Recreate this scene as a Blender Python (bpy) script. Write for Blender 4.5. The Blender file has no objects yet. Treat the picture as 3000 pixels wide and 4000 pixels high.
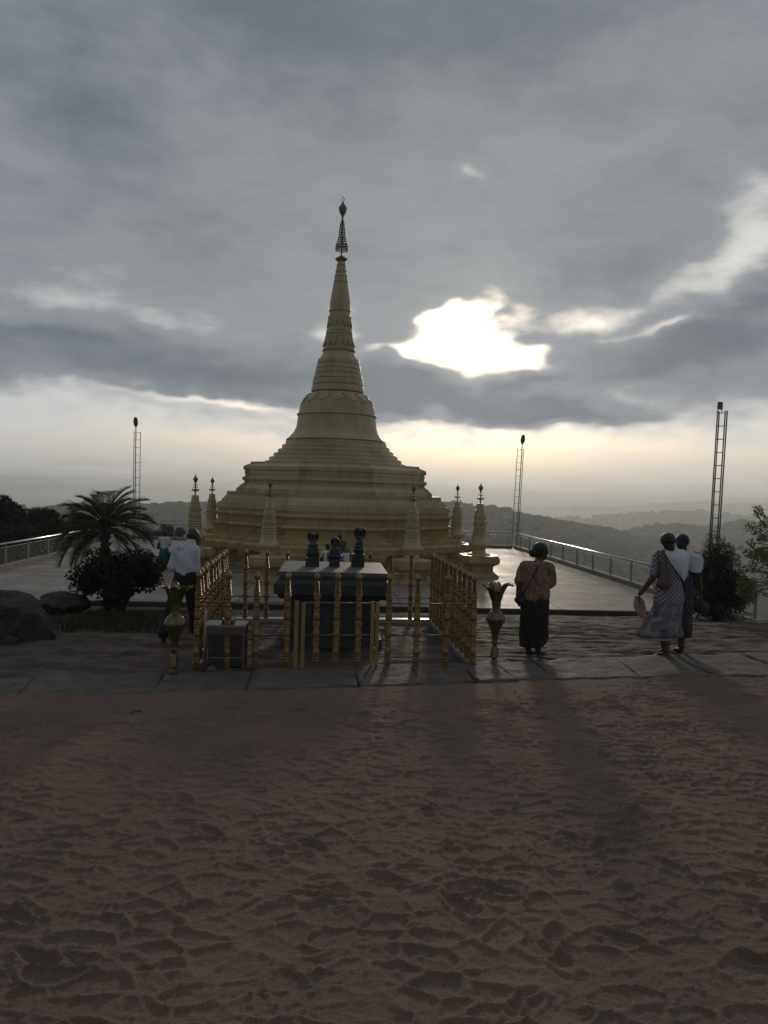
import bpy, bmesh, math, random
import numpy as np
from mathutils import Vector, Matrix, Euler
random.seed(7); rng = np.random.default_rng(7)
PI = math.pi
sc = bpy.context.scene
C = sc.collection

# ------------------------------------------------------------------ camera
F = 3000.0; W, H = 3000.0, 4000.0
CZ = 2.1
YAW, PITCH, ROLL = math.radians(-4.0), math.radians(-1.58), 0.030
RM = (Matrix.Rotation(YAW, 3, 'Z') @ Matrix.Rotation(PI/2 + PITCH, 3, 'X') @ Matrix.Rotation(ROLL, 3, 'Z'))
cam_d = bpy.data.cameras.new('camera'); cam = bpy.data.objects.new('camera', cam_d); C.objects.link(cam)
cam.location = (0, 0, CZ); cam.rotation_euler = RM.to_euler()
cam_d.sensor_fit = 'VERTICAL'; cam_d.sensor_height = 36; cam_d.lens = 36*F/H
cam_d.clip_start = 0.05; cam_d.clip_end = 80000
sc.camera = cam

def ray(px, py):
    return (RM @ Vector(((px-W/2)/F, -(py-H/2)/F, -1))).normalized()
def P(px, py, Y):
    d = ray(px, py); return Vector((0, 0, CZ)) + d*(Y/d.y)
def G(px, py, z=0.0):
    d = ray(px, py); return Vector((0, 0, CZ)) + d*((z-CZ)/d.z)

# ------------------------------------------------------------------ light
sun_dir = ray(1830, 1330)
SUN_EL = math.asin(sun_dir.z); SUN_AZ = math.atan2(sun_dir.x, sun_dir.y)
sl = bpy.data.lights.new('sun', 'SUN'); sl.energy = 0.62; sl.angle = math.radians(5.0); sl.color = (1.0, .86, .68)
sun = bpy.data.objects.new('sun', sl); C.objects.link(sun)
sun.rotation_euler = (-sun_dir).to_track_quat('-Z', 'Y').to_euler(); sun.location = (10, 60, 40)

sc.view_settings.view_transform = 'Standard'; sc.view_settings.look = 'None'
sc.view_settings.exposure = 0.22; sc.view_settings.gamma = 1.0
sc.view_settings.use_curve_mapping = False
sc.cycles.use_denoising = True
sc.cycles.max_bounces = 6; sc.cycles.diffuse_bounces = 3; sc.cycles.glossy_bounces = 3
sc.cycles.transparent_max_bounces = 12; sc.cycles.volume_bounces = 2

# --- node expression helper
class X:
    def __init__(s, nt, sock): s.nt, s.s = nt, sock
    def _m(s, op, *a):
        n = s.nt.nodes.new('ShaderNodeMath'); n.operation = op
        for i, v in enumerate((s,)+a):
            if isinstance(v, X): s.nt.links.new(v.s, n.inputs[i])
            else: n.inputs[i].default_value = v
        return X(s.nt, n.outputs[0])
    def __add__(s, o): return s._m('ADD', o)
    def __radd__(s, o): return s._m('ADD', o)
    def __sub__(s, o): return s._m('SUBTRACT', o)
    def __rsub__(s, o): return (s*-1.0)+o
    def __mul__(s, o): return s._m('MULTIPLY', o)
    def __rmul__(s, o): return s._m('MULTIPLY', o)
    def __truediv__(s, o): return s._m('DIVIDE', o)
    def exp(s): return s._m('EXPONENT')
    def clamp(s):
        r = s._m('MAXIMUM', 0.0); return r._m('MINIMUM', 1.0)
    def pow(s, e): return s._m('POWER', e)
    def smooth(s, a, b):
        n = s.nt.nodes.new('ShaderNodeMapRange'); n.interpolation_type = 'SMOOTHSTEP'
        s.nt.links.new(s.s, n.inputs[0]); n.inputs[1].default_value = a; n.inputs[2].default_value = b
        n.inputs[3].default_value = 0; n.inputs[4].default_value = 1
        return X(s.nt, n.outputs[0])
def comb(nt, x, y, z):
    n = nt.nodes.new('ShaderNodeCombineXYZ')
    for i, v in enumerate((x, y, z)):
        if isinstance(v, X): nt.links.new(v.s, n.inputs[i])
        else: n.inputs[i].default_value = v
    return n.outputs[0]
def noise(nt, vec, scale, detail=4, rough=.55, dist=0.0):
    n = nt.nodes.new('ShaderNodeTexNoise'); n.inputs['Scale'].default_value = scale
    n.inputs['Detail'].default_value = detail; n.inputs['Roughness'].default_value = rough
    n.inputs['Distortion'].default_value = dist
    if vec is not None: nt.links.new(vec, n.inputs['Vector'])
    return X(nt, n.outputs[0])
def mixc(nt, fac, a, b):
    n = nt.nodes.new('ShaderNodeMix'); n.data_type = 'RGBA'
    for i, v in ((0, fac), (6, a), (7, b)):
        if isinstance(v, X): nt.links.new(v.s, n.inputs[i])
        elif isinstance(v, (tuple, list)): n.inputs[i].default_value = (*v[:3], 1)
        elif isinstance(v, (int, float)): n.inputs[i].default_value = v
        else: nt.links.new(v, n.inputs[i])
    return n.outputs[2]
def scalec(nt, col, f):
    n = nt.nodes.new('ShaderNodeVectorMath'); n.operation = 'SCALE'
    if isinstance(col, (tuple, list)): n.inputs[0].default_value = col[:3]
    else: nt.links.new(col, n.inputs[0])
    if isinstance(f, X): nt.links.new(f.s, n.inputs['Scale'])
    else: n.inputs['Scale'].default_value = f
    return n.outputs[0]
def addc(nt, a, b):
    n = nt.nodes.new('ShaderNodeVectorMath'); n.operation = 'ADD'
    nt.links.new(a, n.inputs[0]); nt.links.new(b, n.inputs[1]); return n.outputs[0]

# ------------------------------------------------------------------ sky
def build_world():
    w = bpy.data.worlds.new('World'); sc.world = w; w.use_nodes = True
    nt = w.node_tree; nt.nodes.clear()
    out = nt.nodes.new('ShaderNodeOutputWorld'); bg = nt.nodes.new('ShaderNodeBackground')
    nt.links.new(bg.outputs[0], out.inputs[0])
    sky = nt.nodes.new('ShaderNodeTexSky'); sky.sky_type = 'NISHITA'; sky.sun_disc = False
    sky.sun_elevation = SUN_EL; sky.sun_rotation = SUN_AZ; sky.altitude = 300
    sky.air_density = 1.0; sky.dust_density = 2.0
    tc = nt.nodes.new('ShaderNodeTexCoord')
    sep = nt.nodes.new('ShaderNodeSeparateXYZ'); nt.links.new(tc.outputs['Generated'], sep.inputs[0])
    dx, dy, dz = (X(nt, sep.outputs[i]) for i in range(3))
    el = dz._m('ARCSINE'); az = dx._m('ARCTAN2', dy)
    # cloud-sheet coordinates (flat layer seen in perspective)
    k = dz._m('ABSOLUTE') + 0.16
    cv = comb(nt, dx/k, dy/k, 0.0)
    n1 = noise(nt, cv, 1.6, 4, .55, .3)
    n2 = noise(nt, comb(nt, az*1.0, el*2.6, 3.1), 7.0, 6, .62, 0)
    n3 = noise(nt, comb(nt, az*1.0, el*2.2, 7.7), 18.0, 3, .6, .0)
    wx = noise(nt, comb(nt, az, el*1.8, 11.0), 5.0, 3, .6)
    wy = noise(nt, comb(nt, az, el*1.8, 23.0), 6.5, 3, .6)
    u = az + (wx-.5)*.16; v = el + (wy-.5)*.105
    def blob(px, py, rx, ry, tilt=0.0):
        d = ray(px, py); a0 = math.atan2(d.x, d.y); e0 = math.asin(d.z)
        a = u - a0; b = v - e0
        ct, st = math.cos(tilt), math.sin(tilt)
        p = (a*ct + b*st)*(F/rx); q = (b*ct - a*st)*(F/ry)
        return ((p*p + q*q)*-1.0).exp()
    dens = v.smooth(math.radians(3.0), math.radians(8.5))*.60 + .04
    blobs = [(1850,1350,172,54,-1.15,0), (1740,1205,75,30,-.75,.1), (1850,1260,110,60,-.7,0), (2040,1385,90,34,-.7,0), (1640,1372,80,26,-.6,.15),
             (1640,1470,130,34,.5,0), (2090,1310,70,30,.30,0), (1990,1190,90,30,.15,0),
             (150,1290,420,62,.34,-.05), (500,1480,620,90,.36,-.05), (1150,1500,380,80,.30,0), (900,1360,260,50,.12,0),
             (1850,1590,430,58,.72,-.04), (2260,1625,230,30,.55,-.05), (1500,1520,240,56,.35,0), (2060,1500,160,32,.4,.1),
             (2560,1480,230,46,.34,.15), (2800,1360,330,60,.42,.10), (2950,1210,260,50,.36,.30), (2420,1050,350,90,.16,.1),
             (2330,1230,330,60,-.34,.1), (2640,1290,170,24,-.40,.12), (2480,1330,120,24,-.2,.1),
             (120,1090,330,80,-.19,.05), (560,1190,320,70,-.17,-.05), (420,960,300,60,-.10,.1),
             (1270,1310,110,70,-.34,.3), (1440,1390,90,26,-.34,.2), (2990,790,130,150,-.33,.2), (2890,1060,210,80,-.36,.25), (2985,960,110,80,-.14,.2),
             (1890,690,60,30,-.30,0), (2330,610,260,50,-.14,.1), (2080,860,300,90,-.05,0), (1250,900,260,120,-.05,0),
             (1000,1590,240,22,-.50,0), (640,1570,200,20,-.28,0), (2170,1630,90,12,-.4,0), (1500,1690,500,16,.10,0),
             (420,560,520,200,.20,-.4), (1100,330,420,120,.08,-.2), (1500,40,1500,300,.40,0), (2250,880,420,110,.10,.05), (2700,620,380,90,.10,.2),
             (1500,1010,300,110,.08,0), (2880,180,260,140,-.12,.3), (700,850,360,90,.10,.1)]
    bias = None
    for px, py, rx, ry, amp, t in blobs:
        b = blob(px, py, rx, ry, t)*amp
        bias = b if bias is None else bias + b
    d = dens + bias + (n1-.5)*.34 + ((n2-.5)*.62 + (n3-.5)*.24)*dens.smooth(.04, .5)
    # angle to the sun
    ca = dx*sun_dir.x + dy*sun_dir.y + dz*sun_dir.z
    ang2 = (1.0 - ca)*2.0
    g_in = (ang2*(-1/(.115**2))).exp(); g_mid = (ang2*(-1/(.30**2))).exp(); g_wide = (ang2*(-1/(.8**2))).exp()
    # clear air behind the clouds: horizon haze to blue, from the sky model and the glow of the hidden sun
    hz = el.smooth(0.0, math.radians(11))
    low = mixc(nt, g_wide, (.26,.28,.30), (.45,.415,.36))
    blue = scalec(nt, sky.outputs[0], .105)
    high = mixc(nt, .6, blue, (.30,.40,.52))
    low = scalec(nt, low, el.smooth(math.radians(-.4), math.radians(4.0))*.30 + .70)
    clear = mixc(nt, hz, low, high)
    clear = addc(nt, clear, scalec(nt, (1.0,.82,.64), g_mid*.08 + (g_mid*.15 + g_in*3.2)*el.smooth(math.radians(4.5), math.radians(8.5))))
    thin = mixc(nt, g_wide, (.35,.37,.395), (.46,.455,.44))
    thin = addc(nt, thin, scalec(nt, (1.0,.80,.52), g_mid*.15 + g_in*.75))
    mid = mixc(nt, g_wide, (.160,.178,.200), (.212,.228,.242))
    mid = addc(nt, mid, scalec(nt, (1.0,.9,.75), g_in*.06 + g_mid*.03))
    dark = mixc(nt, g_wide, (.080,.099,.124), (.108,.127,.143))
    dark = addc(nt, dark, scalec(nt, (1.0,.93,.82), g_mid*.07))
    c = mixc(nt, d.smooth(-.12, .30), clear, thin)
    c = mixc(nt, d.smooth(.20, .58), c, mid)
    c = mixc(nt, d.smooth(.52, 1.12), c, dark)
    # light falls off away from the sun
    c = scalec(nt, c, ca.smooth(-1.0, .9)*.40 + .60)
    nt.links.new(c, bg.inputs[0]); bg.inputs[1].default_value = 1.18
build_world()
sc.world.cycles.sampling_method = 'MANUAL'; sc.world.cycles.sample_map_resolution = 512

# ------------------------------------------------------------------ materials
MATS = {}
def mat(name, col, rough=.7, metal=0.0, var=.0, scale=6.0, col2=None, bump=0.0, bscale=40.0, spec=.5, detail=5, rvar=0.0, trans=0.0):
    if name in MATS: return MATS[name]
    m = bpy.data.materials.new(name); m.use_nodes = True; MATS[name] = m
    nt = m.node_tree; b = nt.nodes['Principled BSDF']
    b.inputs['Roughness'].default_value = rough; b.inputs['Metallic'].default_value = metal
    b.inputs['Specular IOR Level'].default_value = spec
    tc = nt.nodes.new('ShaderNodeTexCoord'); vec = tc.outputs['Object']
    c2 = col2 or tuple(max(0, c*(1-var)) for c in col)
    c1 = col if col2 else tuple(min(1, c*(1+var)) for c in col)
    n = noise(nt, vec, scale, detail, .6)
    nt.links.new(mixc(nt, n.smooth(.3, .7), c1, c2), b.inputs['Base Color'])
    if rvar:
        nt.links.new(((n-.5)*rvar*2 + rough).clamp().s, b.inputs['Roughness'])
    if bump:
        nb = noise(nt, vec, bscale, 4, .6)
        bp = nt.nodes.new('ShaderNodeBump'); bp.inputs['Strength'].default_value = bump; bp.inputs['Distance'].default_value = .02
        nt.links.new(nb.s, bp.inputs['Height']); nt.links.new(bp.outputs[0], b.inputs['Normal'])
    return m
def leafmat(name, c1, c2, scale=3.0, trans=.25, rough=.55):
    if name in MATS: return MATS[name]
    m = bpy.data.materials.new(name); m.use_nodes = True; MATS[name] = m
    nt = m.node_tree; b = nt.nodes['Principled BSDF']; o = nt.nodes['Material Output']
    tc = nt.nodes.new('ShaderNodeTexCoord'); n = noise(nt, tc.outputs['Object'], scale, 4)
    c = mixc(nt, n.smooth(.3, .7), c1, c2)
    nt.links.new(c, b.inputs['Base Color']); b.inputs['Roughness'].default_value = rough
    t = nt.nodes.new('ShaderNodeBsdfTranslucent'); nt.links.new(c, t.inputs[0])
    mx = nt.nodes.new('ShaderNodeMixShader'); mx.inputs[0].default_value = trans
    nt.links.new(b.outputs[0], mx.inputs[1]); nt.links.new(t.outputs[0], mx.inputs[2]); nt.links.new(mx.outputs[0], o.inputs[0])
    return m

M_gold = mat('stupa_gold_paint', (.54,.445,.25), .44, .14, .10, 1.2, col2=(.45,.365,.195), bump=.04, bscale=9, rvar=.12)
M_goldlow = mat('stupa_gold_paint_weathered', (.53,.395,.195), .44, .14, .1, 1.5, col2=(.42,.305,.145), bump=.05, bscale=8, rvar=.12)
M_brassrail = mat('gilded_baluster', (.36,.235,.095), .35, .6, .2, 14, col2=(.24,.145,.055), rvar=.12)
M_gatebar = mat('gate_bar_paint', (.42,.27,.10), .45, .3, .15, 6)
def streaks(m, k=.35):
    nt = m.node_tree; b = nt.nodes['Principled BSDF']; src = b.inputs['Base Color'].links[0].from_socket
    tc = nt.nodes.new('ShaderNodeTexCoord'); mp = nt.nodes.new('ShaderNodeMapping'); mp.inputs['Scale'].default_value = (5.0, 5.0, .35)
    nt.links.new(tc.outputs['Object'], mp.inputs[0]); n = noise(nt, mp.outputs[0], 1.0, 7, .65); n2 = noise(nt, tc.outputs['Object'], .5, 4)
    nt.links.new(mixc(nt, (n*n2*2.0).smooth(.42, .72)*k, src, (.26,.19,.09)), b.inputs['Base Color'])
streaks(M_gold, .30); streaks(M_goldlow, .38)
M_finial = mat('finial_metal', (.20,.17,.125), .42, .5, .2, 8)
M_granite = mat('altar_granite', (.055,.060,.058), .55, 0, .25, 7, col2=(.035,.040,.040), bump=.15, bscale=60)
M_slabtop = mat('altar_top_stone', (.13,.125,.115), .6, 0, .2, 5, col2=(.08,.078,.075), bump=.1, bscale=40)
M_statue = mat('black_stone', (.035,.042,.040), .45, 0, .2, 14, col2=(.022,.026,.026), bump=.1, bscale=50)
M_buddha = mat('bronze_brown', (.085,.06,.04), .5, .3, .2, 6)
M_brass = mat('aged_brass', (.27,.215,.125), .36, .8, .2, 9, col2=(.14,.105,.06), rvar=.15)
M_steel = mat('steel_rail', (.55,.55,.54), .22, .95, .1, 4)
M_post = mat('rail_post_steel', (.34,.30,.26), .4, .6, .1, 4)
M_mast = mat('mast_steel', (.16,.14,.125), .45, .6, .2, 4)
M_concrete = mat('kerb_concrete', (.24,.215,.19), .75, 0, .2, 3, bump=.1)
M_terrace = mat('terrace_concrete', (.30,.25,.205), .56, 0, .2, 1.3, col2=(.19,.16,.135), bump=.14, bscale=30, rvar=.18, spec=.38)
M_darkriser = mat('riser_dark', (.05,.043,.038), .8, 0, .2, 5)
M_slab = mat('paving_stone', (.135,.115,.096), .78, 0, .3, 5.5, col2=(.085,.074,.064), bump=1.0, bscale=34, rvar=.2, detail=9)
def dust_paving():
    nt = M_slab.node_tree; b = nt.nodes['Principled BSDF']; l = b.inputs['Base Color'].links[0]; src = l.from_socket
    tc = nt.nodes.new('ShaderNodeTexCoord'); n = noise(nt, tc.outputs['Object'], 2.6, 8, .7); g_ = noise(nt, tc.outputs['Object'], 120, 2, .7)
    nt.links.new(mixc(nt, (n + (g_-.5)*.35).smooth(.50, .66)*.8, src, (.165,.115,.090)), b.inputs['Base Color'])
dust_paving()
M_rock = mat('bed_rock', (.155,.118,.092), .82, 0, .3, 2.2, spec=.3, col2=(.062,.049,.041), bump=.9, bscale=20, rvar=.22, detail=10)
M_boulder = mat('boulder_rock', (.080,.068,.062), .85, 0, .3, 5, col2=(.034,.030,.028), bump=1.0, bscale=22, detail=9)
M_black = mat('black_plastic', (.02,.02,.02), .5)
M_white = mat('white_panel', (.24,.24,.23), .45)
M_wood = mat('case_frame_wood', (.14,.095,.07), .5, 0, .2, 10)
M_dirt = mat('hill_soil', (.05,.055,.035), .95, 0, .3, .05, col2=(.03,.042,.028))
M_forest = mat('forest_canopy', (.030,.050,.022), .95, 0, .3, .02, col2=(.045,.065,.03))
M_trunk = mat('bark', (.075,.055,.04), .9, 0, .3, 12, bump=.4)
M_skin = mat('brown_skin', (.085,.045,.028), .5, 0, .1, 14)
M_hair = mat('black_hair', (.012,.011,.011), .42, 0, .2, 40, bump=.3, bscale=120)

def glassmat():
    m = bpy.data.materials.new('railing_glass'); m.use_nodes = True; nt = m.node_tree
    nt.nodes.remove(nt.nodes['Principled BSDF']); o = nt.nodes['Material Output']
    t = nt.nodes.new('ShaderNodeBsdfTransparent'); t.inputs[0].default_value = (.93,.96,.955,1)
    g = nt.nodes.new('ShaderNodeBsdfGlossy'); g.inputs['Roughness'].default_value = .12; g.inputs[0].default_value = (.9,.95,.95,1)
    mx = nt.nodes.new('ShaderNodeMixShader'); mx.inputs[0].default_value = .07
    nt.links.new(t.outputs[0], mx.inputs[1]); nt.links.new(g.outputs[0], mx.inputs[2]); nt.links.new(mx.outputs[0], o.inputs[0])
    return m
M_glass = glassmat()

def sandmat():
    m = bpy.data.materials.new('coarse_sand'); m.use_nodes = True; nt = m.node_tree
    b = nt.nodes['Principled BSDF']; b.inputs['Roughness'].default_value = .9; b.inputs['Specular IOR Level'].default_value = .25
    tc = nt.nodes.new('ShaderNodeTexCoord'); vec = tc.outputs['Object']
    spk = noise(nt, vec, 95, 3, .7); big = noise(nt, vec, .9, 4); grain = noise(nt, vec, 260, 2, .7); med = noise(nt, vec, 35, 4, .65); patch = noise(nt, vec, 3.2, 5, .6)
    c = mixc(nt, big.smooth(.3,.7), (.272,.182,.134), (.212,.146,.113))
    c = mixc(nt, patch.smooth(.52,.75)*.7, c, (.215,.150,.098))
    c = mixc(nt, spk.smooth(.56,.70)*.55, c, (.34,.25,.20))
    c = mixc(nt, spk.smooth(.44,.32)*.55, c, (.075,.052,.042))
    c = mixc(nt, grain.smooth(.58,.74)*.75, c, (.38,.30,.25))
    c = mixc(nt, grain.smooth(.44,.28)*.6, c, (.045,.035,.030))
    nt.links.new(c, b.inputs['Base Color'])
    h = grain*.5 + spk*.9 + med*.6
    bp = nt.nodes.new('ShaderNodeBump'); bp.inputs['Strength'].default_value = 1.0; bp.inputs['Distance'].default_value = .012
    nt.links.new(h.s, bp.inputs['Height']); nt.links.new(bp.outputs[0], b.inputs['Normal'])
    return m
M_sand = sandmat()

def clothmat(name, kind):
    m = bpy.data.materials.new(name); m.use_nodes = True; nt = m.node_tree
    b = nt.nodes['Principled BSDF']; b.inputs['Roughness'].default_value = .85; b.inputs['Specular IOR Level'].default_value = .2
    tc = nt.nodes.new('ShaderNodeTexCoord'); vec = tc.outputs['Object']
    if kind == 'floral':
        a = noise(nt, vec, 28, 3, .6, 1.0); d = noise(nt, vec, 45, 2, .5, .6)
        c = mixc(nt, a.smooth(.48,.58), (.21,.125,.095), (.34,.24,.17)); c = mixc(nt, d.smooth(.60,.68), c, (.10,.05,.075))
    elif kind == 'diamond':
        sep = nt.nodes.new('ShaderNodeSeparateXYZ'); nt.links.new(vec, sep.inputs[0])
        x, z = X(nt, sep.outputs[0]), X(nt, sep.outputs[2])
        def tri(v):
            f = (v*17.0)._m('FRACT'); return (f-.5)._m('ABSOLUTE')
        p, q = tri(x+z), tri(x-z)
        line = (p._m('MINIMUM', q)).smooth(.16, .10); dot = (p._m('MAXIMUM', q))
        inner = (p._m('MINIMUM', q)).smooth(.36, .42)
        c = mixc(nt, line, (.40,.40,.42), (.07,.075,.11)); c = mixc(nt, inner, c, (.09,.07,.11))
    elif kind == 'pinkblue':
        a = noise(nt, vec, 6, 3, .5, 1.2); d = noise(nt, vec, 7.5, 2, .5, .8); e = noise(nt, vec, 5, 2)
        c = mixc(nt, a.smooth(.44,.54), (.28,.195,.185), (.155,.155,.195)); c = mixc(nt, d.smooth(.52,.60), c, (.31,.275,.26))
        c = mixc(nt, e.smooth(.60,.68), c, (.07,.075,.12))
    elif kind == 'shawl':
        v = nt.nodes.new('ShaderNodeTexVoronoi'); v.inputs['Scale'].default_value = 13; nt.links.new(vec, v.inputs['Vector'])
        c = mixc(nt, X(nt, v.outputs['Distance']).smooth(.14,.09), (.70,.70,.72), (.10,.11,.15))
    nt.links.new(c, b.inputs['Base Color'])
    return m

# ------------------------------------------------------------------ mesh helpers
def link(name, me, m=None, parent=None, smooth=False, loc=None):
    if m is not None: me.materials.append(m)
    if smooth: me.polygons.foreach_set('use_smooth', [True]*len(me.polygons))
    o = bpy.data.objects.new(name, me); C.objects.link(o)
    if parent is not None: o.parent = parent
    if loc is not None: o.location = loc
    return o
def tag(o, label, cat, group=None, kind=None):
    if label: o['label'] = label
    if cat: o['category'] = cat
    if group: o['group'] = group
    if kind: o['kind'] = kind
    return o
def thing(name, label, cat, loc=(0,0,0), rz=0.0, group=None):
    o = bpy.data.objects.new(name, None); o.empty_display_size = .1; C.objects.link(o)
    o.location = loc; o.rotation_euler = (0, 0, rz); return tag(o, label, cat, group)
def inst(name, me, parent, mx):
    o = bpy.data.objects.new(name, me); C.objects.link(o); o.parent = parent
    o.matrix_local = mx if isinstance(mx, Matrix) else Matrix.Translation(mx); return o
def copy_tree(o, parent=None):
    c = o.copy(); C.objects.link(c); c.parent = parent
    for ch in list(o.children): 
        copy_tree(ch, c)
    return c

class MB:
    def __init__(s): s.v, s.f = [], []
    def add(s, vs, fs):
        o = len(s.v); s.v += [tuple(p) for p in vs]; s.f += [tuple(i+o for i in f) for f in fs]; return s
    def box(s, x0, x1, y0, y1, z0, z1, mx=None, taper=0.0):
        t = taper
        vs = [(x0,y0,z0),(x1,y0,z0),(x1,y1,z0),(x0,y1,z0),(x0+t,y0+t,z1),(x1-t,y0+t,z1),(x1-t,y1-t,z1),(x0+t,y1-t,z1)]
        if mx is not None: vs = [mx @ Vector(p) for p in vs]
        return s.add(vs, [(3,2,1,0),(4,5,6,7),(0,1,5,4),(1,2,6,5),(2,3,7,6),(3,0,4,7)])
    def lathe(s, prof, seg=24, c=(0,0,0), rad=None, mx=None):
        vs, fs = [], []
        for (r, z) in prof:
            for i in range(seg):
                a = 2*PI*i/seg; k = rad(a) if rad else 1.0
                vs.append(Vector((c[0]+r*k*math.cos(a), c[1]+r*k*math.sin(a), c[2]+z)))
        n = len(prof)
        for j in range(n-1):
            for i in range(seg):
                i2 = (i+1) % seg
                fs.append((j*seg+i, j*seg+i2, (j+1)*seg+i2, (j+1)*seg+i))
        fs.append(tuple(reversed(range(seg)))); fs.append(tuple((n-1)*seg+i for i in range(seg)))
        if mx is not None: vs = [mx @ p for p in vs]
        return s.add(vs, fs)
    def tube(s, pts, r, seg=8, cap=True):
        pts = [Vector(p) for p in pts]; n = len(pts)
        rs = r if isinstance(r, (list, tuple)) else [r]*n
        vs, fs = [], []; up = None
        for j, p in enumerate(pts):
            t = (pts[min(j+1, n-1)] - pts[max(j-1, 0)]).normalized()
            if up is None:
                up = Vector((0,0,1)) if abs(t.z) < .9 else Vector((1,0,0))
            a = t.cross(up); 
            if a.length < 1e-4: a = t.cross(Vector((0,1,0)))
            a.normalize(); b = a.cross(t).normalized(); up = b
            for i in range(seg):
                w = 2*PI*i/seg; vs.append(p + (a*math.cos(w) + b*math.sin(w))*rs[j])
        for j in range(n-1):
            for i in range(seg):
                i2 = (i+1) % seg; fs.append((j*seg+i, j*seg+i2, (j+1)*seg+i2, (j+1)*seg+i))
        if cap: fs.append(tuple(reversed(range(seg)))); fs.append(tuple((n-1)*seg+i for i in range(seg)))
        return s.add(vs, fs)
    def torus(s, R, r, z=0, seg=24, ms=8, c=(0,0)):
        vs, fs = [], []
        for i in range(seg):
            a = 2*PI*i/seg
            for j in range(ms):
                b = 2*PI*j/ms; q = R + r*math.cos(b)
                vs.append((c[0]+q*math.cos(a), c[1]+q*math.sin(a), z + r*math.sin(b)))
        for i in range(seg):
            for j in range(ms):
                i2, j2 = (i+1)%seg, (j+1)%ms
                fs.append((i*ms+j, i2*ms+j, i2*ms+j2, i*ms+j2))
        return s.add(vs, fs)
    def rings(s, rings, cap=True):
        n = len(rings[0]); vs = [p for r in rings for p in r]; fs = []
        for j in range(len(rings)-1):
            for i in range(n):
                i2 = (i+1) % n; fs.append((j*n+i, j*n+i2, (j+1)*n+i2, (j+1)*n+i))
        if cap: fs.append(tuple(reversed(range(n)))); fs.append(tuple((len(rings)-1)*n+i for i in range(n)))
        return s.add(vs, fs)
    def sphere(s, c, r, seg=12, rg=8, mx=None):
        r = r if isinstance(r, (tuple, list)) else (r, r, r)
        pr = [(math.sin(PI*j/rg), -math.cos(PI*j/rg)) for j in range(rg+1)]
        pr[0] = (.02, -1); pr[-1] = (.02, 1)
        m2 = Matrix.Translation(Vector(c)) @ Matrix.Diagonal((*r, 1))
        if mx is not None: m2 = Matrix.Translation(Vector(c)) @ mx.to_4x4() @ Matrix.Diagonal((*r, 1))
        return s.lathe(pr, seg, (0,0,0), None, m2)
    def cap(s, p0, p1, r0, r1, seg=12):
        p0, p1 = Vector(p0), Vector(p1); d = p1-p0; L = d.length
        if L < 1e-6: return s.sphere(p0, r0)
        q = d.to_track_quat('Z', 'Y').to_matrix().to_4x4(); m2 = Matrix.Translation(p0) @ q
        pr = []
        for j in range(5):
            a = PI/2*j/4; pr.append((max(r0*math.sin(a), r0*.03), -r0*math.cos(a)))
        for j in range(5):
            a = PI/2*j/4; pr.append((max(r1*math.cos(a), r1*.03), L + r1*math.sin(a)))
        return s.lathe(pr, seg, (0,0,0), None, m2)
    def mesh(s, name):
        me = bpy.data.meshes.new(name); me.from_pydata(s.v, [], s.f); me.update(); return me
    def build(s, name, m, parent=None, smooth=False, loc=None):
        return link(name, s.mesh(name), m, parent, smooth, loc)
def smooth_angle(o, deg=35):
    me = o.data
    bm = bmesh.new(); bm.from_mesh(me)
    for e in bm.edges:
        if len(e.link_faces) == 2 and e.calc_face_angle(0) > math.radians(deg): e.smooth = False
    bm.to_mesh(me); bm.free()
    me.polygons.foreach_set('use_smooth', [True]*len(me.polygons)); return o

def grid_mesh(name, XX, YY, ZZ):
    ny, nx = XX.shape
    co = np.stack([XX, YY, ZZ], -1).reshape(-1, 3).astype(np.float32)
    i = np.arange((ny-1)*(nx-1)); r, c = i//(nx-1), i % (nx-1)
    a = r*nx + c
    q = np.stack([a, a+1, a+nx+1, a+nx], -1).astype(np.int32)
    return np_mesh(name, co, q)
def np_mesh(name, co, faces):
    k = faces.shape[1]; me = bpy.data.meshes.new(name)
    me.vertices.add(len(co)); me.vertices.foreach_set('co', co.astype(np.float32).ravel())
    me.loops.add(faces.size); me.loops.foreach_set('vertex_index', faces.ravel().astype(np.int32))
    me.polygons.add(len(faces)); me.polygons.foreach_set('loop_start', np.arange(0, faces.size, k, dtype=np.int32))
    me.polygons.foreach_set('use_smooth', np.ones(len(faces), dtype=bool))
    me.update(calc_edges=True); return me

# numpy value noise
def _h(ix, iy, seed):
    n = (ix*374761393 + iy*668265263 + seed*974634777) & 0xffffffff
    n = ((n ^ (n >> 13))*1274126177) & 0xffffffff
    return ((n ^ (n >> 16)) & 0xffff)/65535.0
def vnoise(x, y, seed=0):
    ix, iy = np.floor(x).astype(np.int64), np.floor(y).astype(np.int64)
    fx, fy = x-ix, y-iy; fx = fx*fx*(3-2*fx); fy = fy*fy*(3-2*fy)
    a, b = _h(ix,iy,seed), _h(ix+1,iy,seed); c, d = _h(ix,iy+1,seed), _h(ix+1,iy+1,seed)
    return (a*(1-fx)+b*fx)*(1-fy) + (c*(1-fx)+d*fx)*fy
def fbm(x, y, oct=4, seed=0, gain=.5):
    s, a, t = 0, 1, 0
    for o in range(oct):
        s = s + a*vnoise(x*2**o, y*2**o, seed+o*17); t += a; a *= gain
    return s/t
def worley(x, y, seed=0):
    ix, iy = np.floor(x).astype(np.int64), np.floor(y).astype(np.int64)
    best = np.full(x.shape, 9.0)
    for dx in (-1,0,1):
        for dy in (-1,0,1):
            cx, cy = ix+dx, iy+dy
            px = cx + _h(cx,cy,seed); py = cy + _h(cx,cy,seed+5)
            off = .35*_h(cx,cy,seed+9)
            best = np.minimum(best, (x-px)**2 + (y-py)**2 + off)
    return best
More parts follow.
